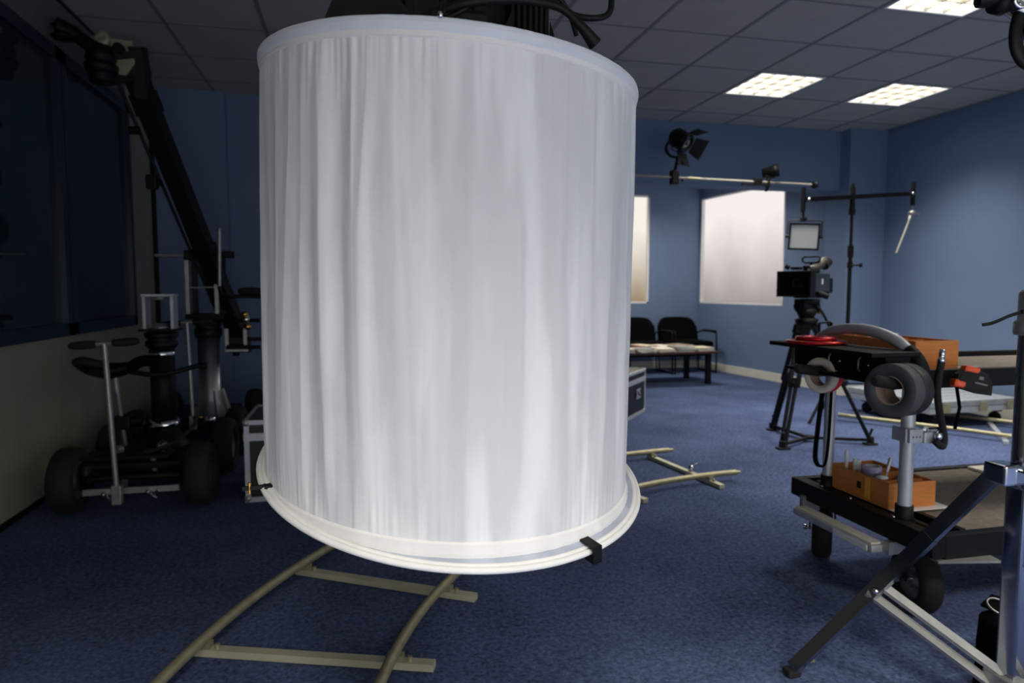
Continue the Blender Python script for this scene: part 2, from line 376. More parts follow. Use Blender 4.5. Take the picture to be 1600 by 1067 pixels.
for n_, (ci, ri) in enumerate(lamps):
    x, y = CX0 + T * ci, CY0 + T * ri
    t = thing('ceiling_light', LL[(ci, ri)], 'ceiling light', (x + T / 2, y + T / 2, ZC), 'recessed ceiling lights')
    f = MB()
    for q in (((x + .012, y + .012), (x + .03, y + T - .012)), ((x + T - .03, y + .012), (x + T - .012, y + T - .012)), ((x + .03, y + .012), (x + T - .03, y + .03)), ((x + .03, y + T - .03), (x + T - .03, y + T - .012))):
        f.box((*q[0], ZC - .004), (*q[1], ZC + .03))
    f.build('light_frame', 'white', t)
    MB().box((x + .025, y + .025, ZC + .026), (x + T - .025, y + T - .025, ZC + .032)).build('light_panel', 'lamp', t)
    lv = MB()
    for k in range(1, 4):
        q = .03 + (T - .06) * k / 4
        lv.box((x + q - .004, y + .03, ZC + .004), (x + q + .004, y + T - .03, ZC + .025))
        lv.box((x + .03, y + q - .004, ZC + .004), (x + T - .03, y + q + .004, ZC + .025))
    lv.build('louvre', 'louvre', t)
    l = area('luminaire_lamp', (x + T / 2, y + T / 2, ZC - .006), (0, 0, 0), T - .08, T - .08, REAR_W if ri == -8 else FAR_W if ri == 2 else LAMP_W, (1, .95, .86), LAMP_SPREAD)
    l.parent = t; l.matrix_parent_inverse = pmat(t).inverted()

# ================================================================== FABRIC DRUM LIGHT (the silk skirt hanging in front)
DC = Vector((.198, 1.405, 0)); DR = .39
def plane(c, z, a, b):
    def f(r, th, dz=0):
        x, y = r * math.cos(th), r * math.sin(th)
        return Vector((c + x, DC.y + y, z + a * x + b * y + dz))
    return f
top_pt = plane(.2007, 1.5375, -.065, .034)          # top hoop
bot_pt = plane(.1970, .7670, -.0726, .2036)         # bottom hoop, sagging towards the viewer
hem_top = plane(.1899, .7655, -.0571, .1102)
hem_bot = plane(.1899, .7540, -.0571, .1402)
drum = thing('drum_light', 'large white silk skirt drum light hanging in the middle of the room', 'light', (DC.x, DC.y, .77))
NT, NV = 1080, 48
def fold(th, t):
    c, s_ = math.cos(th), math.sin(th)
    wob = .12 * noise.noise(Vector((c * 2, s_ * 2, t * 1.3)))
    th2 = th + wob * .35
    c, s_ = math.cos(th2), math.sin(th2)
    big = noise.noise(Vector((c * 5.5, s_ * 5.5, t * .5 + 3)))
    mid = noise.noise(Vector((c * 12, s_ * 12, t * .7 + 9)))
    rid = .5 - abs(noise.noise(Vector((c * 7, s_ * 7, t * .45 + 20)))) * 2.2 + .35 * abs(noise.noise(Vector((c * 13, s_ * 13, t * .8 + 40))))
    fine = noise.noise(Vector((c * 40, s_ * 40, t * 1.5)))
    tiny = noise.noise(Vector((c * 90, s_ * 90, t * 3)))
    e = math.exp(-t / .06) + math.exp(-(1 - t) / .05)           # gathers near both seams
    mids = max(0, math.sin(math.pi * min(1, max(0, t)))) ** .5
    edge = min(1, max(0, t * (1 - t)) * 60)
    crease = noise.noise(Vector((c * 16 + t * 5, s_ * 16, t * 6)))
    return mids * (.007 * big + .0062 * rid + .0013 * mid + .0012 * crease) + (.0001 + .0034 * e) * fine * edge + .0012 * e * tiny * edge
vs, fs = [], []
RT, RB = .3665, .3665
for j in range(NV + 1):
    t = j / NV
    t = t - .04 * math.sin(2 * math.pi * t)                     # more rows near the seams
    for i in range(NT):
        th = 2 * math.pi * i / NT
        p = top_pt(RT, th, -.020).lerp(hem_top(RB, th), t); d = fold(th, t)
        vs.append((p.x + d * math.cos(th), p.y + d * math.sin(th), p.z))
for j in range(NV):
    for i in range(NT):
        k = (i + 1) % NT; fs.append((j * NT + i, j * NT + k, (j + 1) * NT + k, (j + 1) * NT + i))
MB().add(vs, fs, True).build('skirt', 'silk', drum, 'gathered white silk skirt', fix=False)
def band(f0, r0, z0, f1, r1, z1, amp=0, n=360, cx=0):
    vs = []
    for i in range(n):
        th = 2 * math.pi * i / n; w_ = amp * noise.noise(Vector((math.cos(th) * 30, math.sin(th) * 30, 0)))
        w2 = amp * noise.noise(Vector((math.cos(th) * 30, math.sin(th) * 30, 7)))
        a = f0(r0 + w_, th, z0 + w2 * .5); b = f1(r1 + w_, th, z1 + w2 * .5); a.x += cx; b.x += cx
        vs += [a, b]
    return vs, [(2 * i, 2 * ((i + 1) % n), 2 * ((i + 1) % n) + 1, 2 * i + 1) for i in range(n)]
# top: hoop pocket (puffed fabric), narrow seam tape below it
tb = MB()
prof = [(.3655, -.021), (.369, -.018), (.3718, -.011), (.3728, -.003), (.371, .004), (.367, .007), (.361, .005), (.359, 0), (.359, -.015)]
for (r0, z0), (r1, z1) in zip(prof, prof[1:]): v_, f_ = band(top_pt, r0, z0, top_pt, r1, z1, .0008); tb.add(v_, f_, True)
tb.build('top_hoop', 'hoopfab', drum, 'pale fabric pocket of the top hoop', fix=False)
st = MB()
for q in ((.3690, -.0225, .3695, -.0175), (.3695, -.0175, .3705, -.0155), (.3690, -.0225, .3665, -.0245)): v_, f_ = band(top_pt, q[0], q[1], top_pt, q[2], q[3], .001); st.add(v_, f_, True)
st.build('top_seam', 'silkband', drum, fix=False)
# bottom: wide hem tape, sheer strip, doubled white hoop
hm = MB()
for fa, ra, za, fb, rb_, zb in ((hem_top, .3665, .002, hem_top, .3705, -.001), (hem_top, .3705, -.001, hem_bot, .3722, .006), (hem_bot, .3722, .006, hem_bot, .3715, 0), (hem_bot, .3715, 0, hem_bot, .367, -.001)):
    v_, f_ = band(fa, ra, za, fb, rb_, zb, .0012); hm.add(v_, f_, True)
hm.build('hem_tape', 'silkband', drum, 'white hem webbing', fix=False)
sh = MB(); v_, f_ = band(hem_bot, .369, .001, bot_pt, .379, .0045, .001); sh.add(v_, f_, True); sh.build('sheer_strip', 'silkgrey', drum, fix=False)
hp = MB()
hp.tube([bot_pt(.3786, 2 * math.pi * i / 180, .0015) for i in range(180)], .0046, 10, closed=True)
hp.tube([bot_pt(.3860, 2 * math.pi * i / 180, -.0015) for i in range(180)], .0056, 10, closed=True)
hp.build('bottom_hoop', 'silkband', drum, 'doubled white hoop at the foot')
def clip(th, f, nm='hoop_clip', w=.022, rr=.386):
    q = f(rr, th); er = Vector((math.cos(th), math.sin(th), 0)); et = Vector((-math.sin(th), math.cos(th), 0)); ez = Vector((0, 0, 1))
    if f is bot_pt: sl = (.222 * er.y - .073 * er.x); er = (er + ez * sl).normalized()
    m_ = Matrix((( *er, 0), (*et, 0), (*ez, 0), (0, 0, 0, 1))).transposed(); m_.translation = q
    k = MB()
    k.box((-.024, -w / 2, .010), (.014, w / 2, .0125), m_); k.box((.012, -w / 2, -.016), (.0145, w / 2, .0125), m_); k.box((-.006, -w / 2, -.016), (.0145, w / 2, -.0135), m_)
    return k.build(nm, 'black', drum, 'black plastic clip on the hoop')
clip(R(-60.5), bot_pt); clip(R(60), bot_pt); clip(R(20), top_pt, w=.014, rr=.366); clip(R(172), top_pt, w=.016, rr=.366)
# clip arm sticking out at the left of the bottom hoop
q = bot_pt(.388, R(199)); k = MB(); k.bar(q + Vector((-.034, -.006, .004)), q + Vector((.02, .004, .004)), .006, .007); k.bar(q + Vector((.002, 0, .0)), q + Vector((.02, .004, .0)), .02, .014); k.build('hoop_clip', 'black', drum)
k = MB(); k.cyl(q + Vector((-.022, -.004, -.006)), q + Vector((-.022, -.004, .014)), .003, 8); k.build('clip_screw', 'gold', drum, 'brass screw on the left clip')
# lamp body above the skirt, with open barn doors, hung on a yoke from a ceiling pole
hd = MB(); hd.box((.10, 1.36, 1.60), (.34, 1.60, 1.84), bev=.02)
for i in range(6): hd.box((.09, 1.39 + i * .034, 1.63), (.35, 1.40 + i * .034, 1.82))
hd.build('lamp_body', 'blackmetal', drum, 'black ribbed lamp housing')
rb = MB()
for i in range(7): rb.tube([(.30 + .011 * i, 1.295 - .0008 * i * (6 - i), 1.545), (.30 + .011 * i, 1.295 - .0008 * i * (6 - i), 1.80)], .0055, 8)
rb.box((.297, 1.295, 1.55), (.372, 1.34, 1.80)); rb.build('heat_sink', 'blackmetal', drum, 'ribbed black heat sink')
bd = MB(); bd.prism([(-.062, 1.3, 1.575), (.115, 1.3, 1.575), (.115, 1.3, 1.634), (.050, 1.31, 1.70), (-.012, 1.31, 1.70)], (0, 0, 0), (0, .004, 0)); bd.build('barn_door', 'black', drum, 'black barn door flap')
bd = MB(); bd.prism([(.26, 1.28, 1.57), (.30, 1.28, 1.57), (.30, 1.285, 1.66)], (0, 0, 0), (0, .004, 0)); bd.build('barn_door', 'black', drum); bd = MB(); bd.prism([(.37, 1.28, 1.57), (.392, 1.28, 1.57), (.372, 1.285, 1.64)], (0, 0, 0), (0, .004, 0)); bd.build('barn_door', 'black', drum)
yk = MB(); yk.tube([(.06, 1.48, 1.72), (.05, 1.48, 1.95), (.10, 1.48, 2.02), (.34, 1.48, 2.02), (.39, 1.48, 1.95), (.38, 1.48, 1.72)], .010, 8)
yk.cyl((.22, 1.48, 2.0), (.22, 1.48, ZC + .002), .017, 14); yk.build('yoke', 'blackmetal', drum)
bk = MB()
bk.box((.135, 1.20, 1.575), (.235, 1.30, 1.615), bev=.008); bk.cyl((.19, 1.25, 1.60), (.19, 1.25, 1.78), .019, 14)
bk.cyl((.22, 1.25, 1.60), (.22, 1.25, 1.78), .006, 8); bk.bar((.19, 1.25, 1.77), (.22, 1.48, 1.80), .03, .02); bk.build('hanging_bracket', 'black', drum, 'black hanging bracket')
for a in (-95, -20, 60, 140, 205):
    th = R(a); q = top_pt(.366, th, .006); c = MB(); c.tube([q, q.lerp(Vector((.22, 1.46, 1.70)), .5) + Vector((0, 0, -.01)), (.22, 1.46, 1.72)], .002, 6); c.build('suspension_wire', 'steel', drum)
c = MB(); q = Vector((.135, 1.05, 1.533))
for s_ in (0, math.pi):
    c.tube([q + Vector((.0035 * math.cos(s_ + i * 1.1), .0035 * math.sin(s_ + i * 1.1), .004 + i * .0075)) + Vector((.0009 * i, .006 * i, 0)) for i in range(26)], .003, 6)
c.build('twisted_cord', 'black', drum, 'twisted black cord tied to the top hoop')
MB().lathe([(0, 0), (.004, 0), (.0045, .006), (.003, .010), (0, .010)], q + Vector((-.004, -.008, .0)), n=10).build('eyelet', 'chrome', drum)
def smooth_path(pts, n=8):
    P = [Vector(p) for p in pts]; out = []
    for i in range(len(P) - 1):
        a, b, c_, d = P[max(i - 1, 0)], P[i], P[i + 1], P[min(i + 2, len(P) - 1)]
        for k in range(n):
            t = k / n; out.append(.5 * ((2 * b) + (c_ - a) * t + (2 * a - 5 * b + 4 * c_ - d) * t * t + (3 * b - a - 3 * c_ + d) * t ** 3))
    out.append(P[-1]); return out
c = MB(); c.tube(smooth_path([(.12, 1.22, 1.60), (.19, 1.19, 1.618), (.28, 1.19, 1.633), (.36, 1.19, 1.628), (.40, 1.19, 1.60), (.432, 1.2, 1.574)]), [.0075] * 30 + [.0075 + .0006 * i for i in range(11)], 10)
tag(c.build('power_cable', 'black'), 'thick black power cable ending in a plug above the drum light', 'cable')
c = MB(); c.tube(smooth_path([(.34, 1.24, 1.70), (.37, 1.22, 1.64), (.42, 1.2, 1.618), (.465, 1.21, 1.64), (.46, 1.24, 1.72), (.38, 1.3, 1.78), (.30, 1.30, 1.74)]), .0058, 10)
tag(c.build('looped_cable', 'black'), 'thin black cable looping above the right side of the drum light', 'cable')
c = MB(); c.tube(smooth_path([(.115, 1.22, 1.585), (.17, 1.2, 1.60), (.22, 1.19, 1.625), (.30, 1.19, 1.645), (.36, 1.22, 1.66), (.39, 1.23, 1.64), (.41, 1.24, 1.60)]), .0045, 8)
tag(c.build('thin_cable', 'black'), 'thinnest black cable running behind the thick one over the drum', 'cable')

# ================================================================== CURVED TRACK (ladder of two tubes on ties)
TC = (2.32, 1.18)
tr = thing('curved_track', 'curved silver dolly track lying on the blue carpet under the drum light', 'track', (.3, 3.2, 0))
a0, a1 = R(178), R(95.5)
for r_, b0, b1 in ((2.97, a0, a1), (2.36, a0, R(93.5))):
    o = MB().tube(arc(TC, r_, b0, b1, 90, z=.050), .0165, 14).build('rail', 'zinc', tr)
    MB().cyl(arc(TC, r_, b1 + .001, b1 - .012, 1, z=.05)[0], arc(TC, r_, b1 + .001, b1 - .012, 1, z=.05)[1], .010, 10).build('rail_end', 'zinc', o)
M['tie'] = mat('zinc_tie', srgb(196, 194, 166), .5, metal=.35, var=.1)
def tie(a, ro=3.0, ri=2.24, m='tie'):
    d = Vector((math.cos(a), math.sin(a), 0)); c0 = Vector((TC[0], TC[1], .014))
    t_ = MB().bar(c0 + d * ro, c0 + d * ri, .034, .022).build('tie', m, tr)
    for r_ in (2.97, 2.36):
        q = c0 + d * (r_ - .0); b = MB(); b.bar(q + Vector((0, 0, .010)), q + Vector((0, 0, .030)), .03, .05, up=d); b.cyl(q + d * -.045 + Vector((0, 0, .010)), q + d * -.045 + Vector((0, 0, .024)), .008, 8); b.build('rail_bracket', 'zinc', t_)
for a in (R(160.3), R(148.6), R(136), R(124), R(112), R(98)): tie(a)
b = MB(); q = Vector((TC[0] + 2.55 * math.cos(R(97.7)), TC[1] + 2.55 * math.sin(R(97.7)), .03)); b.lathe([(0, 0), (.016, .0), (.018, .012), (.012, .028), (0, .03)], q, n=14); b.bar(q + Vector((0, 0, .02)), q + Vector((.05, .01, .035)), .010, .008); b.build('coupling_latch', 'chrome', tr, 'chrome latch on the last tie')

# second track at the right under the flat case
t2 = thing('straight_track', 'section of silver track lying behind the equipment cart near right wall', 'track', (5.0, 4.5, 0))
for (a, b) in (((4.05, 5.0), (5.02, 3.35)), ((4.6, 5.32), (5.42, 4.0))):
    MB().tube([(*a, .05), ((a[0] + b[0]) / 2 + .03, (a[1] + b[1]) / 2 + .03, .05), (*b, .05)], .0165, 12).build('rail', 'zinc', t2)
for f_ in (.35, .62, .95):
    a = Vector((4.05, 5.0, .014)).lerp(Vector((5.02, 3.35, .014)), f_); b = Vector((4.6, 5.32, .014)).lerp(Vector((5.42, 4.0, .014)), f_); MB().bar(a - (b - a) * .1, b + (b - a) * .1, .034, .022).build('tie', 'alu', t2)

# ================================================================== PNEUMATIC WHEEL DOLLIES
def wheel(c, rad, wd, parent, axis=(1, 0, 0), rim='zinc'):
    c = Vector(c); h = wd / 2
    pr = [(rad * .56, -h * .55), (rad * .62, -h * .85), (rad * .78, -h), (rad * .92, -h * .82), (rad * .985, -h * .45), (rad, 0), (rad * .985, h * .45), (rad * .92, h * .82), (rad * .78, h), (rad * .62, h * .85), (rad * .56, h * .55), (rad * .56, -h * .55)]
    o = MB().lathe(pr, c, axis, 32).build('tyre', 'rubber', parent)
    pr = [(0, -h * .35), (rad * .16, -h * .5), (rad * .2, -h * .2), (rad * .42, -h * .15), (rad * .57, -h * .6), (rad * .57, h * .6), (rad * .42, h * .15), (rad * .2, h * .2), (rad * .16, h * .5), (0, h * .35)]
    MB().lathe(pr, c, axis, 24).build('rim', rim, o)
    ax = Vector(axis).normalized(); k = MB()
    for i in range(5):
        x, y, d = k.frame(ax); a = i * 2 * math.pi / 5; p = c + (x * math.cos(a) + y * math.sin(a)) * rad * .3
        k.cyl(p - ax * h * .35, p + ax * h * .35, rad * .03, 6)
    k.build('rim_bolt', 'chrome', o)
    return o
def dolly(name, label, x0, y0, y1, tiller, seat):
    """x0: left wheel centre x; gauge .62; y0/y1 front/rear axle"""
    t = thing(name, label, 'dolly', ((x0 + .31), (y0 + y1) / 2, 0))
    xr = x0 + .62; rz = .168; cx = x0 + .31
    for x, y in ((x0, y0), (xr, y0), (x0, y1), (xr, y1)): wheel((x, y, rz), rz, .125, t, rim='steel')
    MB().box((cx - .22, y0 + .02, .20), (cx + .22, y1 - .05, .235), bev=.012).box((cx - .20, y0 + .10, .16), (cx + .20, y1 - .12, .20)).build('deck', 'black', t, 'black deck')
    MB().cyl((x0 + .07, y0, rz), (xr - .07, y0, rz), .018, 12).build('axle', 'blackmetal', t)
    MB().cyl((x0 + .07, y1, rz), (xr - .07, y1, rz), .018, 12).build('axle', 'blackmetal', t)
    MB().bar((x0 + .09, y0 - .09, .125), (xr - .09, y0 - .09, .125), .02, .03).build('tie_bar', 'steel', t, 'polished steering tie bar')
    for s_ in (-1, 1):
        k = MB(); k.bar((cx + s_ * .12, y0 + .12, .20), (cx + s_ * .24, y0 - .02, .17), .05, .045); k.lathe([(.0, -.05), (.032, -.05), (.032, .07), (.02, .08), (0, .08)], (cx + s_ * .235, y0 - .0, .17)); k.build('steering_knuckle', 'blackmetal', t)
        k = MB(); k.lathe([(0, 0), (.012, 0), (.014, .02), (0, .024)], (cx + s_ * .10 - .02, y0 - .10, .115), (0, -1, 0), 12); k.bar((cx + s_ * .10 - .02, y0 - .115, .115), (cx + s_ * .10 + .02, y0 - .135, .085), .014, .012); k.bar((cx + s_ * .10 + .0, y0 - .125, .10), (cx + s_ * .10 + .03, y0 - .125, .125), .01, .01); k.build('wing_knob', 'chrome', t, 'chrome wing knob')
    tx, ty, tz, hx, hz = tiller
    k = MB(); k.cyl((tx, ty, tz + .02), (hx, ty - .0, hz), .013, 12); k.build('tiller', 'steel', t, 'steel steering rod')
    k = MB(); k.box((tx - .02, ty - .02, tz - .045), (tx + .024, ty + .02, tz + .05), bev=.004); k.bar((tx, ty, tz), (tx, y0 - .02, .15), .025, .025); k.build('tiller_socket', 'steel', t)
    hb = MB(); hb.cyl((hx - .045, ty, hz - .002), (hx + .045, ty, hz + .004), .0125, 12); hb.build('tiller_head', 'steel', t)
    for s_ in (-1, 1):
        g_ = MB(); g_.tube([(hx + s_ * (.035 + .12 * u), ty, hz + s_ * (.002 + .008 * u)) for u in (0, .1, .5, .9, 1.0)], [.015, .019, .0215, .018, .010], 12); g_.build('grip', 'rubber', t, 'black rubber grip')
    return t
d1 = dolly('camera_dolly', 'nearer camera dolly with tractor seat and black column by grey wall', -1.42, 3.77, 4.43, (-1.16, 3.62, .12, -1.185, .868), True)
# seat on its post
k = MB(); sx, sy, sz = -1.32, 4.10, .70
seat_v = []; rows, colsn = 10, 18
for i in range(rows + 1):
    for j in range(colsn):
        a = 2 * math.pi * j / colsn; u = i / rows; rx, ry = .165 * u, .12 * u
        lip = .030 * (u ** 3) * (1 + .5 * math.cos(2 * a)) - .012 * (1 - u)
        seat_v.append((sx + rx * math.cos(a), sy + ry * math.sin(a), sz + lip))
sf = [(i * colsn + j, i * colsn + (j + 1) % colsn, (i + 1) * colsn + (j + 1) % colsn, (i + 1) * colsn + j) for i in range(rows) for j in range(colsn)]
k.add(seat_v, sf, True); n0 = len(seat_v)
k.add([(x, y, z - .05 + .02 * abs(x - sx) / .165) for x, y, z in seat_v], [tuple(reversed(f)) for f in sf], True)
e0 = rows * colsn; k.f += [(e0 + j, e0 + (j + 1) % colsn, n0 + e0 + (j + 1) % colsn, n0 + e0 + j) for j in range(colsn)]; k.sm += [True] * colsn
k.build('seat', 'black', d1, 'moulded black seat')
k = MB(); k.tube(smooth_path([(-1.46, 4.02, .735), (-1.42, 4.0, .75), (-1.36, 4.0, .735), (-1.30, 4.01, .715)], 6), [.012] + [.024] * 17 + [.012], 10); k.build('seat_cushion', 'rubber', d1)
k = MB(); k.tube(smooth_path([(-1.20, 4.03, .70), (-1.15, 4.03, .735), (-1.10, 4.05, .74), (-1.06, 4.06, .725)], 6), [.02] + [.032] * 17 + [.015], 10); k.build('glove', 'blackfab', d1, 'black padded roll on the seat')
k = MB(); k.tube(smooth_path([(-1.22, 4.1, .675), (-1.10, 4.1, .655), (-1.0, 4.12, .665), (-.90, 4.15, .69), (-.86, 4.17, .69)], 6), .014, 10); k.lathe([(0, -.02), (.02, -.02), (.02, .02), (0, .02)], (-.86, 4.17, .69), (1, 0, 0), 14); k.build('seat_arm', 'black', d1)
k = MB(); k.cyl((-1.29, 4.2, .24), (-1.31, 4.14, .67), .013, 12); k.cyl((-1.305, 4.15, .56), (-1.31, 4.14, .67), .021, 12); k.build('seat_post', 'steel', d1)
k = MB(); k.box((-1.33, 4.15, .34), (-1.25, 4.25, .42), bev=.01); k.cyl((-1.25, 4.2, .38), (-1.2, 4.2, .38), .03, 14); k.build('seat_clamp', 'black', d1)
# black column
CXc, CYc = -1.08, 4.20
MB().lathe([(0, .30), (.066, .30), (.066, .79), (0, .79)], (CXc, CYc, 0)).build('column', 'black', d1, 'thick black riser column')
MB().lathe([(.067, .335), (.078, .335), (.080, .36), (.076, .385), (.067, .385)], (CXc, CYc, 0)).build('column_collar', 'chrome', d1, 'chrome collar')
MB().lathe([(0, .21), (.13, .21), (.13, .245), (.10, .27), (.078, .335), (0, .335)], (CXc, CYc, 0)).build('column_base', 'blackmetal', d1)
MB().lathe([(.066, .745), (.074, .75), (.074, .775), (.068, .78)], (CXc, CYc, 0)).build('column_collar', 'chrome', d1, 'chrome collar')
MB().lathe([(0, .79), (.066, .79), (.085, .81), (.085, .835), (.07, .845), (.085, .86), (.088, .885), (.07, .89), (0, .895)], (CXc, CYc, 0)).build('head_mount', 'blackmetal', d1)
MB().box((CXc - .10, CYc - .07, .895), (CXc + .10, CYc + .07, .907)).build('mount_plate', 'black', d1)
k = MB()
for s_ in (-1, 1): k.box((CXc + s_ * .072 - .008, CYc - .05, .907), (CXc + s_ * .072 + .008, CYc + .05, 1.095))
k.box((CXc - .085, CYc - .05, 1.09), (CXc + .085, CYc + .05, 1.102)); k.build('square_bracket', 'alu', d1, 'aluminium frame on top of the column')
MB().lathe([(0, 0), (.05, 0), (.05, .012), (.03, .02), (.03, .03), (0, .03)], (CXc, CYc, .907)).lathe([(0, 0), (.04, 0), (.04, -.02), (0, -.02)], (CXc, CYc, 1.09)).build('mounting_disc', 'steel', d1)
k = MB(); k.tube(smooth_path([(-1.28, 3.95, .245), (-1.12, 3.9, .26), (-.98, 3.93, .30), (-.90, 4.05, .36), (-.90, 4.15, .40)], 6), .010, 10); k.build('hose', 'rubber', d1)
k = MB(); k.lathe([(0, 0), (.03, 0), (.034, .03), (.02, .05), (0, .055)], (-1.03, 3.98, .27), (0, -1, .3), 14); k.build('lock_knob', 'chrome', d1, 'chrome lock knob')
k = MB(); k.lathe([(0, 0), (.024, 0), (.026, .025), (0, .04)], (-1.25, 3.96, .27), (.3, -1, .3), 14); k.build('lock_knob', 'steel', d1, 'steel lock knob')
k = MB(); k.cyl((-1.05, 3.86, .16), (-1.05, 3.84, .245), .016, 10); k.build('spigot', 'steel', d1)
k = MB(); k.box((-1.40, 3.84, .235), (-.98, 4.02, .262), bev=.01); k.build('foot_plate', 'black', d1)

d2 = dolly('camera_dolly', 'rear camera dolly with silver column carrying the jib, before the blue wall', -1.42, 4.87, 5.72, (-1.045, 4.72, .26, -1.06, .915), False)
C2 = (-.985, 4.98)
MB().lathe([(0, .235), (.16, .235), (.16, .25), (.12, .262), (.085, .36), (.073, .38), (.073, .80), (0, .80)], (*C2, 0), n=32).build('column', mat('satin_steel', srgb(176, 178, 180), .28, metal=.95), d2, 'polished silver column with flared foot')
for i in range(4):
    a = R(-60 + 40 * i); MB().bar((C2[0] + .075 * math.cos(a), C2[1] + .075 * math.sin(a), .44), (C2[0] + .13 * math.cos(a), C2[1] + .13 * math.sin(a), .25), .008, .03, up=(math.cos(a), math.sin(a), 0)).build('gusset', 'steel', d2)
MB().lathe([(0, .80), (.078, .80), (.088, .82), (.088, .86), (.075, .87), (.085, .885), (.085, .92), (0, .93)], (*C2, 0)).build('turntable', 'blackmetal', d2)
k = MB(); k.box((-1.10, 4.85, .93), (-.86, 5.1, .965), bev=.006); k.build('mount_plate', 'black', d2)
k = MB(); k.lathe([(0, 0), (.03, 0), (.034, .03), (.02, .045), (0, .05)], (-.93, 4.70, .28), (0, -1, .1), 14); k.build('lock_knob', 'chrome', d2, 'chrome lock knob')
k = MB(); k.box((-1.3, 4.74, .235), (-.82, 4.93, .262), bev=.01); k.box((-1.12, 4.68, .19), (-.7, 4.74, .22)); k.build('foot_plate', 'black', d2)
for i, x in enumerate((-1.02, -.99)): MB().lathe([(0, 0), (.012, 0), (.014, .02), (0, .026)], (x, 4.68, .30), (0, -1, .2), 10).build('brass_knob', 'gold', d2, 'brass knob')

# ------------------------------------------------------------------ jib arm on its cradle
jb = thing('jib_arm', 'long black jib crane arm slanting up to the ceiling at left', 'crane', (*C2, .965))
k = MB()
for x in (-1.085, -.905):
    k.bar((x, 4.90, .965), (x, 4.90, 1.35), .024, .05, up=(0, 1, 0))
k.build('cradle', 'steel', jb, 'two steel uprights')
k = MB()
for x in (-1.055, -.875): k.bar((x, 4.96, .965), (x, 4.96, 1.37), .03, .05, up=(0, 1, 0))
k.box((-1.10, 4.87, 1.32), (-1.03, 5.0, 1.39), bev=.01); k.box((-.92, 4.87, 1.31), (-.86, 5.0, 1.36), bev=.01); k.build('cradle_spacer', 'blackmetal', jb)
MB().cyl((-1.28, 4.9, 1.352), (-.82, 4.9, 1.36), .011, 10).build('pivot_rod', 'steel', jb, 'steel cross rod')
k = MB(); k.box((-.91, 4.84, 1.34), (-.80, 4.94, 1.385), bev=.005); k.cyl((-.82, 4.89, 1.363), (-.79, 4.89, 1.363), .022, 12); k.build('pivot_block', 'black', jb)
MB().cyl((-1.085, 4.88, 1.14), (-.86, 4.88, 1.145), .006, 8).build('cross_bar', 'steel', jb)
A, Bp = Vector((-1.262, 4.52, 2.44)), Vector((-.795, 5.05, .79)); up = Vector((.2, 1, .3))
MB().bar(A, Bp, .105, .105, up=up).build('boom', 'blackmetal', jb, 'square black boom')
for f0_, f1_ in ((.08, .15), (.62, .66)): MB().bar(A.lerp(Bp, f0_), A.lerp(Bp, f1_), .122, .122, up=up).build('boom_joint', 'black', jb)
off = Vector((-.105, -.03, -.055))
offb = off * .62
MB().tube([A + off + Vector((0, 0, .05)), A.lerp(Bp, .9) + offb], .010, 10).build('levelling_rod', 'blackmetal', jb, 'thin levelling rod beside the boom')
k = MB(); q = A.lerp(Bp, .36) + off; k.box(q + Vector((-.055, -.03, -.04)), q + Vector((.01, .03, .05)), bev=.01); k.cyl(q + Vector((-.01, 0, 0)), q + Vector((.035, 0, .0)), .018, 12); k.build('rod_clamp', 'black', jb); k = MB(); q = A.lerp(Bp, .18) + off; k.cyl(q + Vector((-.03, 0, 0)), q + Vector((.03, 0, 0)), .025, 12); k.build('rod_clamp', 'black', jb)
# upper head: cast bracket, turret and curved seat arm
H = Vector((-1.36, 4.47, 2.52))
k = MB(); k.prism([(-1.45, 4.44, 2.575), (-1.235, 4.44, 2.565), (-1.225, 4.44, 2.44), (-1.275, 4.44, 2.37), (-1.31, 4.44, 2.37), (-1.33, 4.44, 2.46), (-1.45, 4.44, 2.50)], (0, 0, 0), (0, .02, 0)); k.build('head_plate', M_plate := mat('cast_plate', srgb(160, 160, 135), .5, metal=.4), jb, 'pale cast head plate')
MB().lathe([(.018, 0), (.042, 0), (.042, .03), (.018, .03)], (-1.385, 4.44, 2.56), (0, -1, 0), 20).build('bearing', M_plate, jb)
MB().cyl((-1.30, 4.44, 2.51), (-1.30, 4.40, 2.51), .03, 18).build('bearing_cap', 'black', jb)
k = MB(); k.bar((-1.27, 4.48, 2.52), A.lerp(Bp, .03), .16, .12, up=(0, 1, 0)); k.bar((-1.22, 4.49, 2.55), A.lerp(Bp, .10), .07, .14, up=(0, 1, 0)); k.build('head_block', 'blackmetal', jb)
MB().lathe([(0, -.13), (.062, -.13), (.066, -.10), (.060, -.085), (.075, -.08), (.088, -.05), (.088, -.03), (.074, -.025), (.074, -.005), (.082, 0), (.07, .05), (.055, .06), (0, .06)], (-1.395, 4.42, 2.44)).build('turret', 'blackmetal', jb, 'ribbed dark turret')
k = MB(); k.tube(smooth_path([(-1.34, 4.42, 2.48), (-1.44, 4.42, 2.515), (-1.53, 4.42, 2.575), (-1.60, 4.4, 2.605), (-1.635, 4.39, 2.61)], 6), [.03] * 12 + [.034] * 8 + [.02, .01, .005, .004, .003], 12, flat=1.3); k.build('curved_arm', 'black', jb, 'curved black arm')
k = MB(); k.lathe([(0, 0), (.05, 0), (.06, .015), (.045, .03), (0, .035)], (-1.575, 4.39, 2.53), (0, 0, 1), 16); k.build('cup', 'black', jb)
MB().bar((-1.39, 4.42, 2.31), (-1.24, 4.46, 2.36), .03, .03).build('turret_arm', 'black', jb)
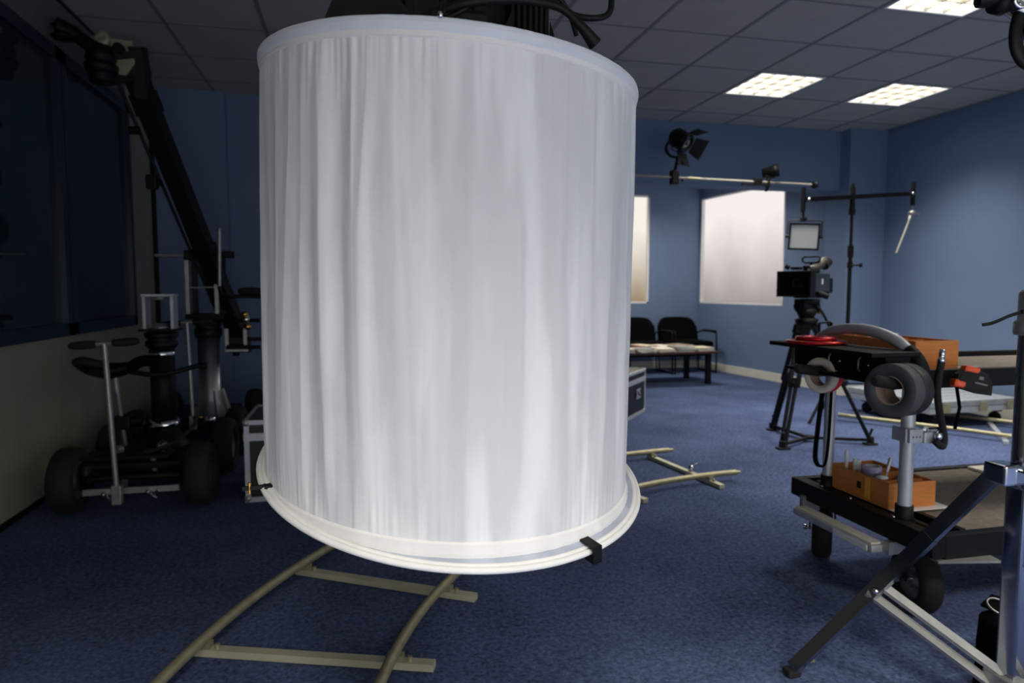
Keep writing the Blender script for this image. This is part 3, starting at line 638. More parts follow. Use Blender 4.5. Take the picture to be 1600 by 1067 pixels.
# tail: weight bracket, bars, knobs, J handle
k = MB()
for x in (-.865, -.745): k.bar((x, 4.98, .70), (x, 4.98, .86), .022, .05, up=(0, 1, 0))
k.bar((-.88, 4.98, .71), (-.73, 4.98, .71), .02, .02); k.build('tail_bracket', 'steel', jb)
k = MB(); k.box((-.86, 4.98, .69), (-.72, 5.06, .80), bev=.01); k.lathe([(0, 0), (.025, 0), (.02, -.03), (0, -.03)], (-.81, 4.98, .70)); k.build('tail_block', 'blackmetal', jb)
for a, b in (((-.80, 4.95, .915), (-.645, 4.95, .915)), ((-.72, 4.9, .79), (-.60, 4.9, .79)), ((-.86, 4.9, .735), (-.64, 4.9, .735))): MB().cyl(a, b, .0135, 10).build('weight_bar', 'black', jb, 'black weight bar')
for z, m in ((.96, 'gold'), (.925, 'chrome'), (.875, 'gold')):
    MB().lathe([(0, 0), (.02, 0), (.024, .02), (.012, .035), (0, .035)], (-.735 + (.96 - z) * .2, 4.92, z), (0, -1, 0), 12).build('brass_knob', m, jb)
MB().lathe([(0, -.012), (.045, -.012), (.05, 0), (.045, .012), (0, .012)], (-.725, 4.95, .925), (1, 0, 0), 20).build('hand_wheel', 'chrome', jb, 'chrome hand wheel')
k = MB(); k.cyl((-.862, 4.75, 1.145), (-.852, 4.75, 1.52), .011, 10); k.lathe([(0, 0), (.022, 0), (.022, .012), (0, .012)], (-.852, 4.75, 1.515)); k.build('handle_rod', 'steel', jb, 'steel upright of the J handle')
k = MB(); k.tube(smooth_path([(-.862, 4.75, 1.15), (-.85, 4.75, 1.11), (-.80, 4.75, 1.085), (-.72, 4.75, 1.085), (-.60, 4.75, 1.082), (-.55, 4.75, 1.082)], 6), .014, 10); k.build('handle_arm', 'black', jb)
k = MB(); k.tube([(-.75, 4.75, 1.115), (-.73, 4.75, 1.118), (-.66, 4.75, 1.12), (-.60, 4.75, 1.115), (-.57, 4.75, 1.105)], [.012, .022, .026, .02, .01], 12); k.bar((-.79, 4.75, 1.085), (-.79, 4.75, 1.12), .03, .03, up=(0, 1, 0)); k.build('handle_grip', 'rubber', jb, 'thick rubber grip')
MB().bar((-.86, 4.75, 1.36), (-.86, 4.85, 1.36), .02, .02).bar((-.82, 4.75, 1.09), (-.87, 4.9, 1.05), .02, .02).build('handle_bracket', 'black', jb)

# black round disc on the back wall, mostly behind the drum
MB().lathe([(0, 0), (.17, 0), (.19, -.02), (.17, -.05), (.15, -.055), (0, -.055)], (-.37, YB, 1.62), (0, 1, 0), 32).build('round_disc', 'black')
tag(bpy.data.objects['round_disc'], 'round black wall disc peeping out behind the left edge of the drum', 'speaker')

# ================================================================== FLIGHT CASES
def flight_case(label, w_, d_, h_, lid=.085, handle_x=None):
    """local frame: front face at y=0, left bottom front corner at the origin"""
    t = thing('flight_case', label, 'case', (0, 0, 0))
    MB().box((.006, .006, .03), (w_ - .006, d_ - .006, h_ - lid - .01)).build('case_body', 'case_black', t)
    MB().box((.006, .006, h_ - lid), (w_ - .006, d_ - .006, h_ - .004)).build('lid', 'case_brown', t, 'dull brownish lid')
    MB().box((.004, .004, h_ - lid + .02), (w_ - .004, d_ - .004, h_ - .03)).build('lid_side', 'case_black', t)
    e = .026
    for x in (0, w_ - e):
        for y in (0, d_ - e): MB().box((x, y, .0), (x + e, y + e, h_)).build('corner_edging', 'alu', t, 'aluminium corner edging')
    for z0, z1 in ((0, e), (h_ - lid - .022, h_ - lid + .018), (h_ - e * .8, h_ + .002)):
        k = MB(); k.box((0, -.003, z0), (w_, .012, z1)); k.box((0, d_ - .012, z0), (w_, d_ + .003, z1)); k.box((-.003, 0, z0), (.012, d_, z1)); k.box((w_ - .012, 0, z0), (w_ + .003, d_, z1)); k.build('edge_strip', 'alu', t, 'aluminium edge strip')
    for x in (0, w_):
        for y in (0, d_):
            for z in (.018, h_ - .012):
                MB().lathe([(0, -.02), (.016, -.016), (.022, 0), (.016, .016), (0, .02)], (x + (.012 if x == 0 else -.012), y + (.012 if y == 0 else -.012), z), n=12).build('ball_corner', 'steel', t)
    for x in ([.24 * w_, .76 * w_] if handle_x is None else handle_x):
        k = MB(); k.box((x - .055, -.006, h_ * .38), (x + .055, -.002, h_ * .60)); o = k.build('handle_dish', 'alu', t)
        MB().tube(smooth_path([(x - .035, -.008, h_ * .57), (x - .035, -.018, h_ * .50), (x, -.02, h_ * .46), (x + .035, -.018, h_ * .50), (x + .035, -.008, h_ * .57)], 5), .006, 8).build('handle', 'case_black', o)
    return t
fc = flight_case('black flight case with silver edges behind the left side of the drum light', .66, .50, .437, handle_x=[.16, .5]); fc.location = (-.585, 3.75, 0)
fc = flight_case('black flight case with silver edges peeping out right of the drum light', .95, .55, .40); fc.location = (1.99, 5.06, 0); fc.rotation_euler = (0, 0, math.atan2(.34, .29) )
# flat road case on castors with a grey lid
t = thing('flat_case', 'low grey metal-edged case on castors beside the right wall', 'case', (4.9, 4.95, .1))
fx = [(4.47, 4.47), (5.40, 4.52), (5.40, 5.45), (4.47, 5.40)]
MB().prism([(x, y, .128) for x, y in fx], (0, 0, 0), (0, 0, .045)).build('case_body', 'alu', t, 'lower aluminium tray')
MB().prism([(x, y, .178) for x, y in fx], (0, 0, 0), (0, 0, .045)).build('lid', mat('grey_lid', srgb(150, 156, 162), .5, var=.1, stretch=(1, 12, 1)), t, 'flat grey lid')
for i in range(1, 7):
    y = 4.47 + .93 * i / 7; MB().bar((4.49, y, .2245), (5.38, y + .05, .2245), .03, .004).build('lid_slat', 'alu', t)
for x, y in ((4.62, 4.465), (5.0, 4.48), (5.3, 4.5)): k = MB(); k.box((x - .035, y - .012, .135), (x + .035, y, .215), bev=.004); k.build('butterfly_latch', 'zinc', t)
for x, y in ((4.58, 4.58), (5.28, 4.62), (5.28, 5.3), (4.58, 5.28)):
    o = MB().lathe([(0, -.018), (.04, -.018), (.048, -.01), (.048, .01), (.04, .018), (0, .018)], (x, y, .048), (1, .3, 0), 18).build('castor', 'rubber', t)
    MB().box((x - .035, y - .035, .10), (x + .035, y + .035, .13)).build('castor_plate', 'blackmetal', o)

# ================================================================== WAITING CORNER
def chair(label):
    t = thing('waiting_chair', label, 'chair', (0, 0, 0), 'black padded waiting chairs along the alcove wall')
    b = MB()       # local: seat centre at origin, front towards -y, back at +y
    n, mrow = 14, 10; hw = .298
    def back_pt(u, v, off):   # u -1..1, v 0..1
        x = hw * (1 - .07 * v ** 2) * u * (1 - .12 * max(0, v - .7) / .3 * abs(u) ** 3); z = .39 + .35 * v - .05 * abs(u) ** 4 * max(0, v - .5) * 2; y = .24 + .07 * v + .03 * (1 - u * u) + off
        return (x, y, z)
    fr = [back_pt(-1 + 2 * i / n, j / mrow, 0) for j in range(mrow + 1) for i in range(n + 1)]
    bk_ = [back_pt(-1 + 2 * i / n, j / mrow, .045) for j in range(mrow + 1) for i in range(n + 1)]
    W = n + 1; K = len(fr); fs = [(j * W + i, j * W + i + 1, (j + 1) * W + i + 1, (j + 1) * W + i) for j in range(mrow) for i in range(n)]
    fs += [tuple(K + q for q in reversed(f)) for f in list(fs)]
    edge = [i for i in range(W)] + [j * W + n for j in range(1, mrow + 1)] + [mrow * W + i for i in range(n - 1, -1, -1)] + [j * W for j in range(mrow - 1, 0, -1)]
    fs += [(edge[i], edge[(i + 1) % len(edge)], K + edge[(i + 1) % len(edge)], K + edge[i]) for i in range(len(edge))]
    b.add(fr + bk_, fs, True); b.build('backrest', 'blackfab', t)
    MB().box((-.27, -.24, .37), (.27, .22, .43), bev=.025).build('seat', 'blackfab', t)
    for s_ in (-1, 1):
        x = s_ * .300
        MB().tube(smooth_path([(x, .20, .40), (x, .24, .30), (x, .22, .03), (x, .18, .012), (x, -.22, .012), (x, -.26, .03), (x, -.25, .50), (x, -.20, .545), (x, .02, .56), (x, .20, .54), (x * .9, .27, .50)], 5), .0115, 8).build('side_frame', 'blackmetal', t)
        MB().box((x - .017, -.24, .545), (x + .017, .10, .578), bev=.012).build('armrest', 'black', t)
    MB().cyl((-.30, .22, .39), (.30, .22, .39), .011, 8).cyl((-.30, -.18, .37), (.30, -.18, .37), .011, 8).build('cross_tube', 'blackmetal', t)
    return t
c1 = chair('black padded waiting chair at the right end, beside the slanting blue wall'); c1.location = (4.435, 8.50, 0)
c2 = dup(c1, (3.792, 8.50, 0), 'black padded waiting chair half hidden by the right edge of the drum')

t = thing('coffee_table', 'low dark coffee table covered with magazines in front of the waiting chairs', 'table', (3.5, 7.6, 0))
MB().box((2.7, 7.22, .372), (4.18, 7.93, .398), bev=.004).build('tabletop', 'tabletop', t, 'dark reddish wooden top')
for x in (2.76, 4.10):
    for y in (7.32, 7.86): MB().box((x - .028, y - .028, 0), (x + .028, y + .028, .372)).build('leg', 'black', t)
MB().box((2.79, 7.33, .335), (4.07, 7.35, .372)).box((2.79, 7.83, .335), (4.07, 7.85, .372)).build('apron', 'black', t)
mcol = [M['paper'], mat('mag_white', srgb(232, 232, 232), .35, var=.03), mat('mag_grey', srgb(150, 152, 150), .4), mat('mag_red', srgb(176, 60, 62), .4), mat('mag_cream', srgb(216, 204, 172), .5), mat('mag_tan', srgb(160, 140, 116), .5)]
cn = ['off-white', 'white', 'grey', 'red', 'cream', 'tan']
od = ['first', 'second', 'third', 'fourth', 'fifth', 'sixth']; lay = ['bottom one', 'second from the bottom', 'third from the bottom', 'top one']
piles = [(3.02, 7.36, 'front', [2, 0, 4, 0]), (3.27, 7.36, 'front', [1, 1, 2]), (3.53, 7.37, 'front', [0, 4, 0]), (3.78, 7.37, 'front', [1, 1, 0, 2]), (4.03, 7.38, 'front', [4, 2, 4]),
         (3.05, 7.74, 'back', [0, 2, 1, 0]), (3.42, 7.72, 'back', [3, 0, 3, 4]), (3.68, 7.73, 'back', [4, 5, 0]), (3.95, 7.74, 'back', [2, 0, 5])]
cnt = {'front': 0, 'back': 0}
for px_, py_, row, cs in piles:
    z = .3985
    for li, ci in enumerate(cs):
        th_ = random.uniform(.009, .018); a = random.uniform(-.14, .14) + (.3 if li == len(cs) - 1 and row == 'back' else 0)
        mm = Matrix.Translation((px_ + random.uniform(-.012, .012), py_ + random.uniform(-.012, .012), z)) @ Matrix.Rotation(a, 4, 'Z')
        o = thing('magazine', '%s magazine, %s in the %s %s-row pile on the coffee table' % (cn[ci], 'bottom' if li == 0 else ('topmost' if li == len(cs) - 1 else ['', 'second up', 'third up'][li]), od[cnt[row]], row), 'magazine', (px_, py_, z), 'magazines on the coffee table')
        MB().box((-.103, -.14, .0015), (.101, .14, th_ - .0015), mm).build('pages', 'paper', o)
        MB().box((-.105, -.143, 0), (.105, .143, .0015), mm).box((-.105, -.143, th_ - .0015), (.105, .143, th_), mm).box((-.107, -.143, 0), (-.104, .143, th_), mm).build('cover', mcol[ci], o)
        z += th_ + .0005
    cnt[row] += 1

# ================================================================== BOOM POLE WITH SPOTLIGHT
t = thing('boom_pole', 'long pale horizontal pole on a hidden stand crossing above the bright windows', 'pole', (1.15, 5.6, 0))
MB().cyl((1.05, 5.6, 2.133), (4.17, 5.6, 2.10), .0105, 14).build('pole', mat('pole_grey', srgb(150, 148, 136), .6, metal=.1), t, 'pale metal pole')
MB().cyl((2.9, 5.6, 2.1136), (3.02, 5.6, 2.1123), .0135, 14).build('pole_joint', 'zinc', t)
MB().lathe([(0, -.03), (.022, -.028), (.036, 0), (.028, .026), (0, .032)], (4.185, 5.6, 2.10), (1, 0, 0), 18).build('end_cap', 'black', t, 'round black end cap')
MB().cyl((1.15, 5.6, .35), (1.15, 5.6, 2.14), .0175, 12).build('stand_post', 'blackmetal', t)
for i in range(3):
    a = R(90 + 120 * i); MB().bar((1.15, 5.6, .50), (1.15 + .34 * math.cos(a), 5.6 + .34 * math.sin(a), .012), .02, .012).build('leg', 'blackmetal', t)
t = thing('spotlight', 'black spotlight with barn doors clamped upright on the horizontal pole', 'spotlight', (2.76, 5.6, 2.06))
k = MB(); k.box((2.735, 5.565, 2.055), (2.80, 5.635, 2.175), bev=.008); k.cyl((2.815, 5.56, 2.085), (2.83, 5.55, 2.085), .012, 10); k.cyl((2.77, 5.6, 2.17), (2.80, 5.6, 2.30), .014, 10); k.build('clamp', 'black', t)
k = MB(); k.cyl((2.77, 5.58, 2.24), (2.83, 5.55, 2.235), .018, 12); k.build('clamp_knob', 'black', t)
k = MB(); k.tube(smooth_path([(2.80, 5.6, 2.29), (2.73, 5.6, 2.30), (2.685, 5.6, 2.35), (2.70, 5.6, 2.41), (2.76, 5.6, 2.46), (2.80, 5.6, 2.50)], 6), .012, 8, flat=1.8, up=(0, 1, 0)); k.build('yoke', 'black', t, 'curved black yoke')
ax = Vector((.36, -.62, -.50)).normalized(); c0 = Vector((2.82, 5.60, 2.445))
MB().lathe([(0, -.10), (.05, -.10), (.075, -.07), (.08, 0), (.08, .05), (.088, .055), (.088, .075), (0, .075)], c0, ax, 24).build('lamp_housing', 'blackmetal', t)
k = MB()
for i in range(4): k.lathe([(.081, -.06 + i * .022), (.086, -.055 + i * .022), (.081, -.05 + i * .022)], c0, ax, 24)
k.build('cooling_fin', 'black', t)
MB().lathe([(0, .079), (.04, .083), (.07, .079)], c0, ax, 20).build('lens', 'lens', t)
x, y, d = MB().frame(ax); fc0 = c0 + ax * .08
for i, (dx, dy) in enumerate(((1, 0), (-1, 0), (0, 1), (0, -1))):
    u = x * dx + y * dy; v = x * dy - y * dx; e = (u * .75 + ax * .8).normalized()
    p = [fc0 + u * .085 - v * .07, fc0 + u * .085 + v * .07, fc0 + u * .085 + e * .115 + v * .095, fc0 + u * .085 + e * .115 - v * .095]
    MB().prism(p, (0, 0, 0), tuple(u * .003)).build('barn_door', 'black', t)
k = MB(); k.tube(smooth_path([c0 + Vector((-.06, 0, .0)), (2.73, 5.58, 2.36), (2.80, 5.56, 2.33), (2.86, 5.56, 2.36), (2.85, 5.58, 2.40)], 6), .005, 6); k.build('cable', 'rubber', t)
t = thing('clip_lamp', 'small black clip lamp perched on the horizontal pole above the window', 'lamp', (3.72, 5.6, 2.11))
k = MB(); k.box((3.55, 5.575, 2.085), (3.63, 5.625, 2.14), bev=.008); k.bar((3.42, 5.58, 2.075), (3.70, 5.58, 2.078), .014, .02); k.bar((3.66, 5.57, 2.02), (3.69, 5.57, 2.08), .02, .02); k.build('clip', 'black', t)
k = MB(); k.cyl((3.70, 5.6, 2.12), (3.72, 5.6, 2.18), .02, 10); k.box((3.66, 5.58, 2.145), (3.76, 5.62, 2.165), bev=.005); k.bar((3.64, 5.55, 2.06), (3.68, 5.55, 2.10), .02, .02); k.build('bracket', 'black', t)
ax = Vector((.75, -.5, .15)).normalized()
MB().lathe([(0, -.09), (.042, -.09), (.048, 0), (.056, .005), (.06, .055), (.05, .055), (.04, .03), (0, .03)], (3.735, 5.59, 2.205), ax, 18).build('lamp_head', 'black', t)

# ================================================================== T-BAR STAND WITH LED PANEL AND ROD
t = thing('lighting_stand', 'tall black stand with a T shaped cross arm before the blue column', 'stand', (4.11, 5.0, 0))
MB().cyl((4.11, 5, .30), (4.11, 5, 1.45), .0165, 12).build('lower_tube', 'blackmetal', t)
MB().cyl((4.11, 5, 1.40), (4.11, 5, 2.02), .013, 12).build('upper_tube', 'blackmetal', t)
k = MB(); k.cyl((4.11, 5, 1.40), (4.11, 5, 1.50), .025, 12); k.cyl((4.11, 5, 1.31), (4.11, 5, 1.36), .024, 12); k.cyl((4.11, 4.98, 1.335), (4.165, 4.95, 1.335), .009, 8); k.lathe([(0, 0), (.02, 0), (.02, .015), (0, .015)], (4.165, 4.95, 1.335), (1, -.3, 0), 10); k.build('locking_collar', 'black', t)
k = MB(); k.cyl((4.11, 5, 1.78), (4.11, 5, 1.99), .022, 12); k.cyl((4.11, 5, 1.76), (4.11, 5, 1.81), .027, 12); k.build('sleeve', 'black', t)
MB().bar((3.66, 5.0, 1.872), (4.69, 5.0, 1.952), .04, .035).build('cross_arm', 'blackmetal', t)
for x, z in ((3.637, 1.87), (4.715, 1.952)):
    MB().cyl((x, 5, z - .10), (x, 5, z + .10), .019, 12).build('end_socket', 'black', t)
    MB().lathe([(0, 0), (.012, 0), (.012, .012), (0, .014)], (x + (.03 if x < 4 else -.03), 4.975, z), (0, -1, 0), 10).build('bolt', 'chrome', t)
for i in range(3):
    a = R(75 + 120 * i); MB().bar((4.11, 5, .62), (4.11 + .45 * math.cos(a), 5 + .45 * math.sin(a), .012), .022, .012).build('leg', 'blackmetal', t)
    MB().bar((4.11, 5, .32), (4.11 + .24 * math.cos(a), 5 + .24 * math.sin(a), .33), .016, .01).build('leg_brace', 'blackmetal', t)
t = thing('led_panel', 'square LED panel with white face hanging from the left end of the cross arm', 'light', (3.637, 5.0, 1.56))
tilt = Matrix.Translation((3.640, 4.98, 1.565)) @ Matrix.Rotation(R(-33), 4, 'Z') @ Matrix.Rotation(R(3), 4, 'Y') @ Matrix.Scale(.76, 4)
MB().box((-.157, -.02, -.145), (.157, .02, -.125), tilt).box((-.157, -.02, .125), (.157, .02, .145), tilt).box((-.157, -.02, -.125), (-.137, .02, .125), tilt).box((.137, -.02, -.125), (.157, .02, .125), tilt).build('panel_frame', 'black', t)
MB().box((-.138, -.012, -.126), (.138, .018, .126), tilt).build('diffuser', 'panel_grey', t, 'pale frosted diffuser')
k = MB(); k.tube([tilt @ Vector(q) for q in ((-.172, 0, 0), (-.172, 0, .165), (-.15, 0, .175), (.15, 0, .175), (.172, 0, .165), (.172, 0, 0))], .005, 8); k.cyl(tilt @ Vector((-.19, 0, 0)), tilt @ Vector((-.155, 0, 0)), .013, 10); k.cyl(tilt @ Vector((.155, 0, 0)), tilt @ Vector((.19, 0, 0)), .013, 10); k.build('yoke', 'blackmetal', t)
k = MB(); k.cyl((3.64, 4.99, 1.70), (3.637, 5, 1.775), .010, 10); k.box((3.62, 4.97, 1.69), (3.66, 5.02, 1.722), bev=.004); k.build('spigot', 'blackmetal', t)
t = thing('white_rod', 'thin pale rod hanging askew from the right end of the cross arm', 'rod', (4.715, 5.0, 1.8))
MB().cyl((4.675, 4.98, 1.735), (4.535, 4.96, 1.44), .0085, 12).build('rod', mat('rod_beige', srgb(160, 160, 146), .6), t)
k = MB(); k.cyl((4.715, 5, 1.855), (4.715, 5, 1.79), .008, 8); k.lathe([(0, -.02), (.028, -.018), (.028, .018), (0, .02)], (4.705, 4.99, 1.78), (0, 1, 0), 14); k.bar((4.70, 4.99, 1.78), (4.67, 4.98, 1.73), .02, .02); k.cyl((4.73, 4.99, 1.78), (4.78, 4.99, 1.775), .006, 8); k.build('pivot_clamp', 'steel', t)

# ================================================================== VIDEO CAMERA ON TRIPOD
TX, TY = 3.275, 4.42
t = thing('tripod', 'black video tripod with ground spreader standing on the carpet', 'tripod', (TX, TY, 0))
feet = [(3.255, 4.76), (2.935, 4.17), (3.64, 4.15)]
top = Vector((TX, TY, .875))
for fx_, fy_ in feet:
    f = Vector((fx_, fy_, .03)); out = (Vector((fx_, fy_, 0)) - Vector((TX, TY, 0))).normalized(); sd = Vector((-out.y, out.x, 0))
    a = top + out * .06 + Vector((0, 0, -.03)); m1 = a.lerp(f, .48)
    k = MB()
    for s_ in (-1, 1): k.cyl(a + sd * s_ * .032, m1 + sd * s_ * .028, .018, 8); k.cyl(m1 + sd * s_ * .018, f + sd * s_ * .014, .014, 8)
    k.build('leg', 'blackmetal', t)
    k = MB(); k.bar(m1 - (f - a).normalized() * .035, m1 + (f - a).normalized() * .03, .085, .03); k.bar(a - (f - a).normalized() * .02, a + (f - a).normalized() * .05, .09, .05, up=out); k.cyl(m1 + out * .01, m1 + out * .045, .008, 8); k.build('leg_joint', 'black', t)
    k = MB(); k.bar(f + Vector((0, 0, .03)), f + Vector((0, 0, -.012)), .045, .045, up=out); k.box((fx_ - .045, fy_ - .03, 0), (fx_ + .045, fy_ + .03, .015), bev=.005); k.cyl(f + Vector((0, 0, .03)) - out * .01, f + Vector((0, 0, .09)) + out * .01, .009, 8); k.build('foot', 'rubber', t)
    MB().bar((fx_, fy_, .035), (TX + .0, TY - .07, .028), .026, .018).build('spreader_arm', 'black', t)
k = MB(); k.lathe([(0, 0), (.035, 0), (.035, .025), (0, .025)], (TX, TY - .07, .018), n=14); k.build('spreader_hub', 'black', t)
k = MB(); k.lathe([(0, -.05), (.03, -.05), (.075, .0), (.085, .03), (.06, .045), (0, .045)], top); k.build('bowl', 'blackmetal', t)
k = MB(); k.lathe([(0, .03), (.045, .03), (.06, .06), (.07, .08), (.07, .10), (.05, .115), (0, .115)], top); k.cyl(top + Vector((-.09, -.03, .13)), top + Vector((.09, .03, .13)), .045, 16); k.box(tuple(top + Vector((-.07, -.06, .15))), tuple(top + Vector((.07, .06, .185))), bev=.01); k.build('fluid_head', 'black', t)
k = MB(); k.lathe([(0, 0), (.018, 0), (.018, .02), (0, .02)], top + Vector((.08, -.02, .09)), (1, -.3, 0), 12); k.build('head_knob', 'gold', t)
MB().tube(smooth_path([top + Vector((.05, -.03, .14)), top + Vector((.09, -.06, .08)), top + Vector((.13, -.09, -.02))], 5), .010, 8).build('pan_bar', 'black', t)

t = thing('video_camera', 'shoulder video camera with square matte box mounted on the tripod', 'camera', (TX, TY, top.z + .19))
fdir = Vector((-.88, -.47, 0)).normalized(); cm = Matrix.Translation((TX + .045, TY + .01, top.z + .20)) @ Matrix.Rotation(math.atan2(fdir.y, fdir.x) + math.pi / 2, 4, 'Z') @ Matrix.Scale(.88, 4)   # local -y = forwards, +x = camera's left as seen from behind... 
def cb(name, m, *qs, label=None):
    k = MB()
    for q in qs: k.box(q[0], q[1], cm, bev=q[2] if len(q) > 2 else .004)
    return k.build(name, m, t, label)
cb('camera_body', 'blackmetal', ((-.055, -.10, .01), (.055, .22, .20), .012))
cb('side_panel', mat('dark_teal_plate', srgb(44, 52, 58), .45), ((.053, -.08, .04), (.068, .18, .19), .006))
o = cb('side_badge', 'white', ((.067, .03, .105), (.070, .055, .15), .001)); o['label'] = 'small white label on the side'
cb('base_plate', 'black', ((-.06, -.20, -.012), (.06, .16, .012), .005), ((-.13, -.24, .0), (.10, -.22, .014), .004))
mbx = MB(); mo = ((-.125, -.285, .015), (.105, -.20, .195))
k.v, k.f = [], []
w_ = MB()
for a, b in (((-.165, -.29, .0), (.125, -.20, .018)), ((-.165, -.29, .195), (.125, -.20, .213)), ((-.165, -.29, .018), (-.148, -.20, .195)), ((.108, -.29, .018), (.125, -.20, .195))): w_.box(a, b, cm, bev=.003)
w_.build('matte_box', 'black', t, 'square black matte box')
k = MB(); k.lathe([(.0, -.19), (.040, -.195), (.046, -.20), (.06, -.20), (.06, -.10), (0, -.10)], cm @ Vector((-.01, 0, .105)), cm.to_3x3() @ Vector((0, 1, 0)), 24); k.box((-.15, -.215, .016), (.11, -.205, .197), cm, bev=.001); k.build('lens_barrel', 'black', t)
MB().lathe([(0, .0), (.03, .004), (.038, 0)], cm @ Vector((-.01, -.217, .105)), cm.to_3x3() @ Vector((0, -1, 0)), 20).build('front_lens', 'lens', t)
cb('top_handle', 'blackmetal', ((-.02, -.14, .235), (.02, .12, .26), .008), ((-.015, -.14, .195), (.015, -.11, .245)), ((-.015, .07, .195), (.015, .11, .245)), ((-.10, -.19, .225), (-.02, -.13, .25), .008))
k = MB(); k.tube([cm @ Vector(q) for q in ((.02, -.09, .235), (.06, -.06, .24), (.085, -.02, .27), (.09, .02, .30))], [.022, .026, .028, .034], 12); k.build('viewfinder', mat('viewfinder_rubber', srgb(62, 58, 48), .5, var=.3), t, 'raised viewfinder tube')
k = MB(); k.cyl(cm @ Vector((.09, .0, .26)), cm @ Vector((.10, .05, .30)), .04, 14); k.build('eyecup', 'rubber', t)
k = MB(); k.cyl(cm @ Vector((-.10, -.20, .24)), cm @ Vector((-.13, -.22, .26)), .018, 12); k.cyl(cm @ Vector((-.13, -.16, .24)), cm @ Vector((-.15, -.16, .25)), .014, 10); k.build('microphone_clamp', 'black', t)
k = MB(); lp = [(-.05, -.05, .335), (.07, -.05, .335), (.085, -.05, .32), (.085, -.05, .30), (.06, -.05, .285), (-.04, -.05, .285), (-.065, -.05, .30), (-.065, -.05, .32)]
k.tube([cm @ Vector(q) for q in lp], .007, 8, closed=True); k.cyl(cm @ Vector((.01, -.05, .25)), cm @ Vector((.01, -.05, .285)), .010, 8); k.build('accessory_loop', 'black', t, 'rounded rectangular accessory bracket')
k = MB(); k.box((-.05, .20, .03), (.05, .29, .16), cm, bev=.008); k.cyl(cm @ Vector((.05, .0, .03)), cm @ Vector((.11, .06, .0)), .022, 12); k.build('battery_pack', 'blackmetal', t)

# ================================================================== EQUIPMENT CART
cart = thing('equipment_cart', 'black two deck equipment cart with silver posts and arched handle', 'cart', (2.6, 2.1, 0))
XE = 3.35
def P_(name, m, *qs, label=None, par=cart, bev=.004):
    k = MB()
    for q in qs: k.box(q[0], q[1], bev=bev)
    return k.build(name, m, par, label)
P_('lower_frame', 'blackmetal', ((1.775, 1.74, .272), (1.825, 2.46, .345)), ((1.92, 1.78, .29), (1.945, 2.42, .345)), ((1.825, 1.74, .262), (XE, 1.775, .345)), ((1.825, 2.425, .29), (XE, 2.46, .345)), ((XE - .05, 1.77, .27), (XE, 2.43, .345)))
P_('lower_deck', 'carpetgrey', ((1.945, 1.775, .315), (XE - .05, 2.425, .338)), label='grey carpeted lower deck')
P_('frame_brace', 'black', ((1.86, 1.78, .30), (1.885, 2.42, .335)))
for x, y in ((1.80, 2.30), (1.80, 2.14), (1.80, 1.93), (1.872, 2.22), (1.93, 2.07)):
    MB().lathe([(0, 0), (.008, 0), (.006, .006), (0, .007)], (x, y, .345 if x != 1.872 else .335), n=10).build('bolt', 'chrome', cart)
# folding step under the end
k = MB(); k.box((1.715, 1.93, .222), (1.775, 2.36, .250), bev=.008); k.build('folding_step', 'alu', cart, 'silver folding step')
MB().box((1.722, 1.94, .250), (1.768, 2.35, .256), bev=.002).build('step_tread', 'paper', cart, 'cream tread')
k = MB(); k.box((1.712, 1.95, .226), (1.715, 2.12, .246)); k.build('step_sticker', 'white', cart)
for a_, b_ in (((1.76, 1.90, .225), (1.86, 1.93, .268)), ((1.76, 2.36, .225), (1.84, 2.38, .29))): MB().box(a_, b_).build('step_bracket', 'steel', cart)
# castors
def castor(c, axis, rad=.118):
    c = Vector(c); o = wheel(c, rad, .078, cart, axis, rim='steel'); ax = Vector(axis).normalized(); s_ = Vector((-ax.y, ax.x, 0))
    k = MB()
    for e in (-1, 1): k.bar(c + ax * e * .048, c + ax * e * .048 + Vector((0, 0, rad + .015)), .006, .045, up=s_)
    k.bar(c + ax * -.05 + Vector((0, 0, rad + .014)), c + ax * .05 + Vector((0, 0, rad + .014)), .06, .01); k.cyl(c + Vector((0, 0, rad + .014)), c + Vector((0, 0, .148)), .03, 14); k.build('castor_fork', 'blackmetal', cart)
    k = MB(); k.cyl(c - ax * .065, c + ax * .065, .007, 8); k.lathe([(0, 0), (.012, 0), (.012, .012), (0, .014)], c + ax * .06, ax, 8); k.lathe([(0, 0), (.012, 0), (.012, .012), (0, .014)], c - ax * .06, -ax, 8); k.build('axle_bolt', 'chrome', cart, 'chrome axle bolt')
castor((1.90, 1.925, .118), (-.97, .24, 0)); castor((1.91, 2.43, .118), (.79, -.62, 0)); castor((3.2, 1.86, .118), (0, 1, 0)); castor((3.2, 2.36, .118), (0, 1, 0))
k = MB(); k.bar((1.80, 1.76, .262), (2.0, 1.72, .262), .05, .008); k.build('castor_plate', 'steel', cart)
k = MB(); k.bar((1.93, 2.36, .17), (1.96, 2.33, .12), .02, .012); k.cyl((1.93, 2.36, .16), (1.93, 2.36, .13), .01, 8); k.build('brake_lever', 'steel', cart)
# posts with black sockets
MB().cyl((1.832, 1.92, .34), (1.832, 1.92, .84), .0225, 20).build('post', 'alu', cart, 'near silver post')
MB().cyl((1.832, 2.31, .34), (1.832, 2.31, .84), .0205, 20).build('post', 'alu', cart, 'far silver post')
for x, y, r_ in ((1.832, 1.92, .029), (1.832, 2.31, .026)): MB().lathe([(0, 0), (r_ + .008, 0), (r_, .02), (r_, .055), (0, .055)], (x, y, .335)).build('post_socket', 'black', cart)
for y in (1.92, 2.31): MB().cyl((XE - .05, y, .34), (XE - .05, y, .84), .0225, 16).build('post', 'alu', cart)
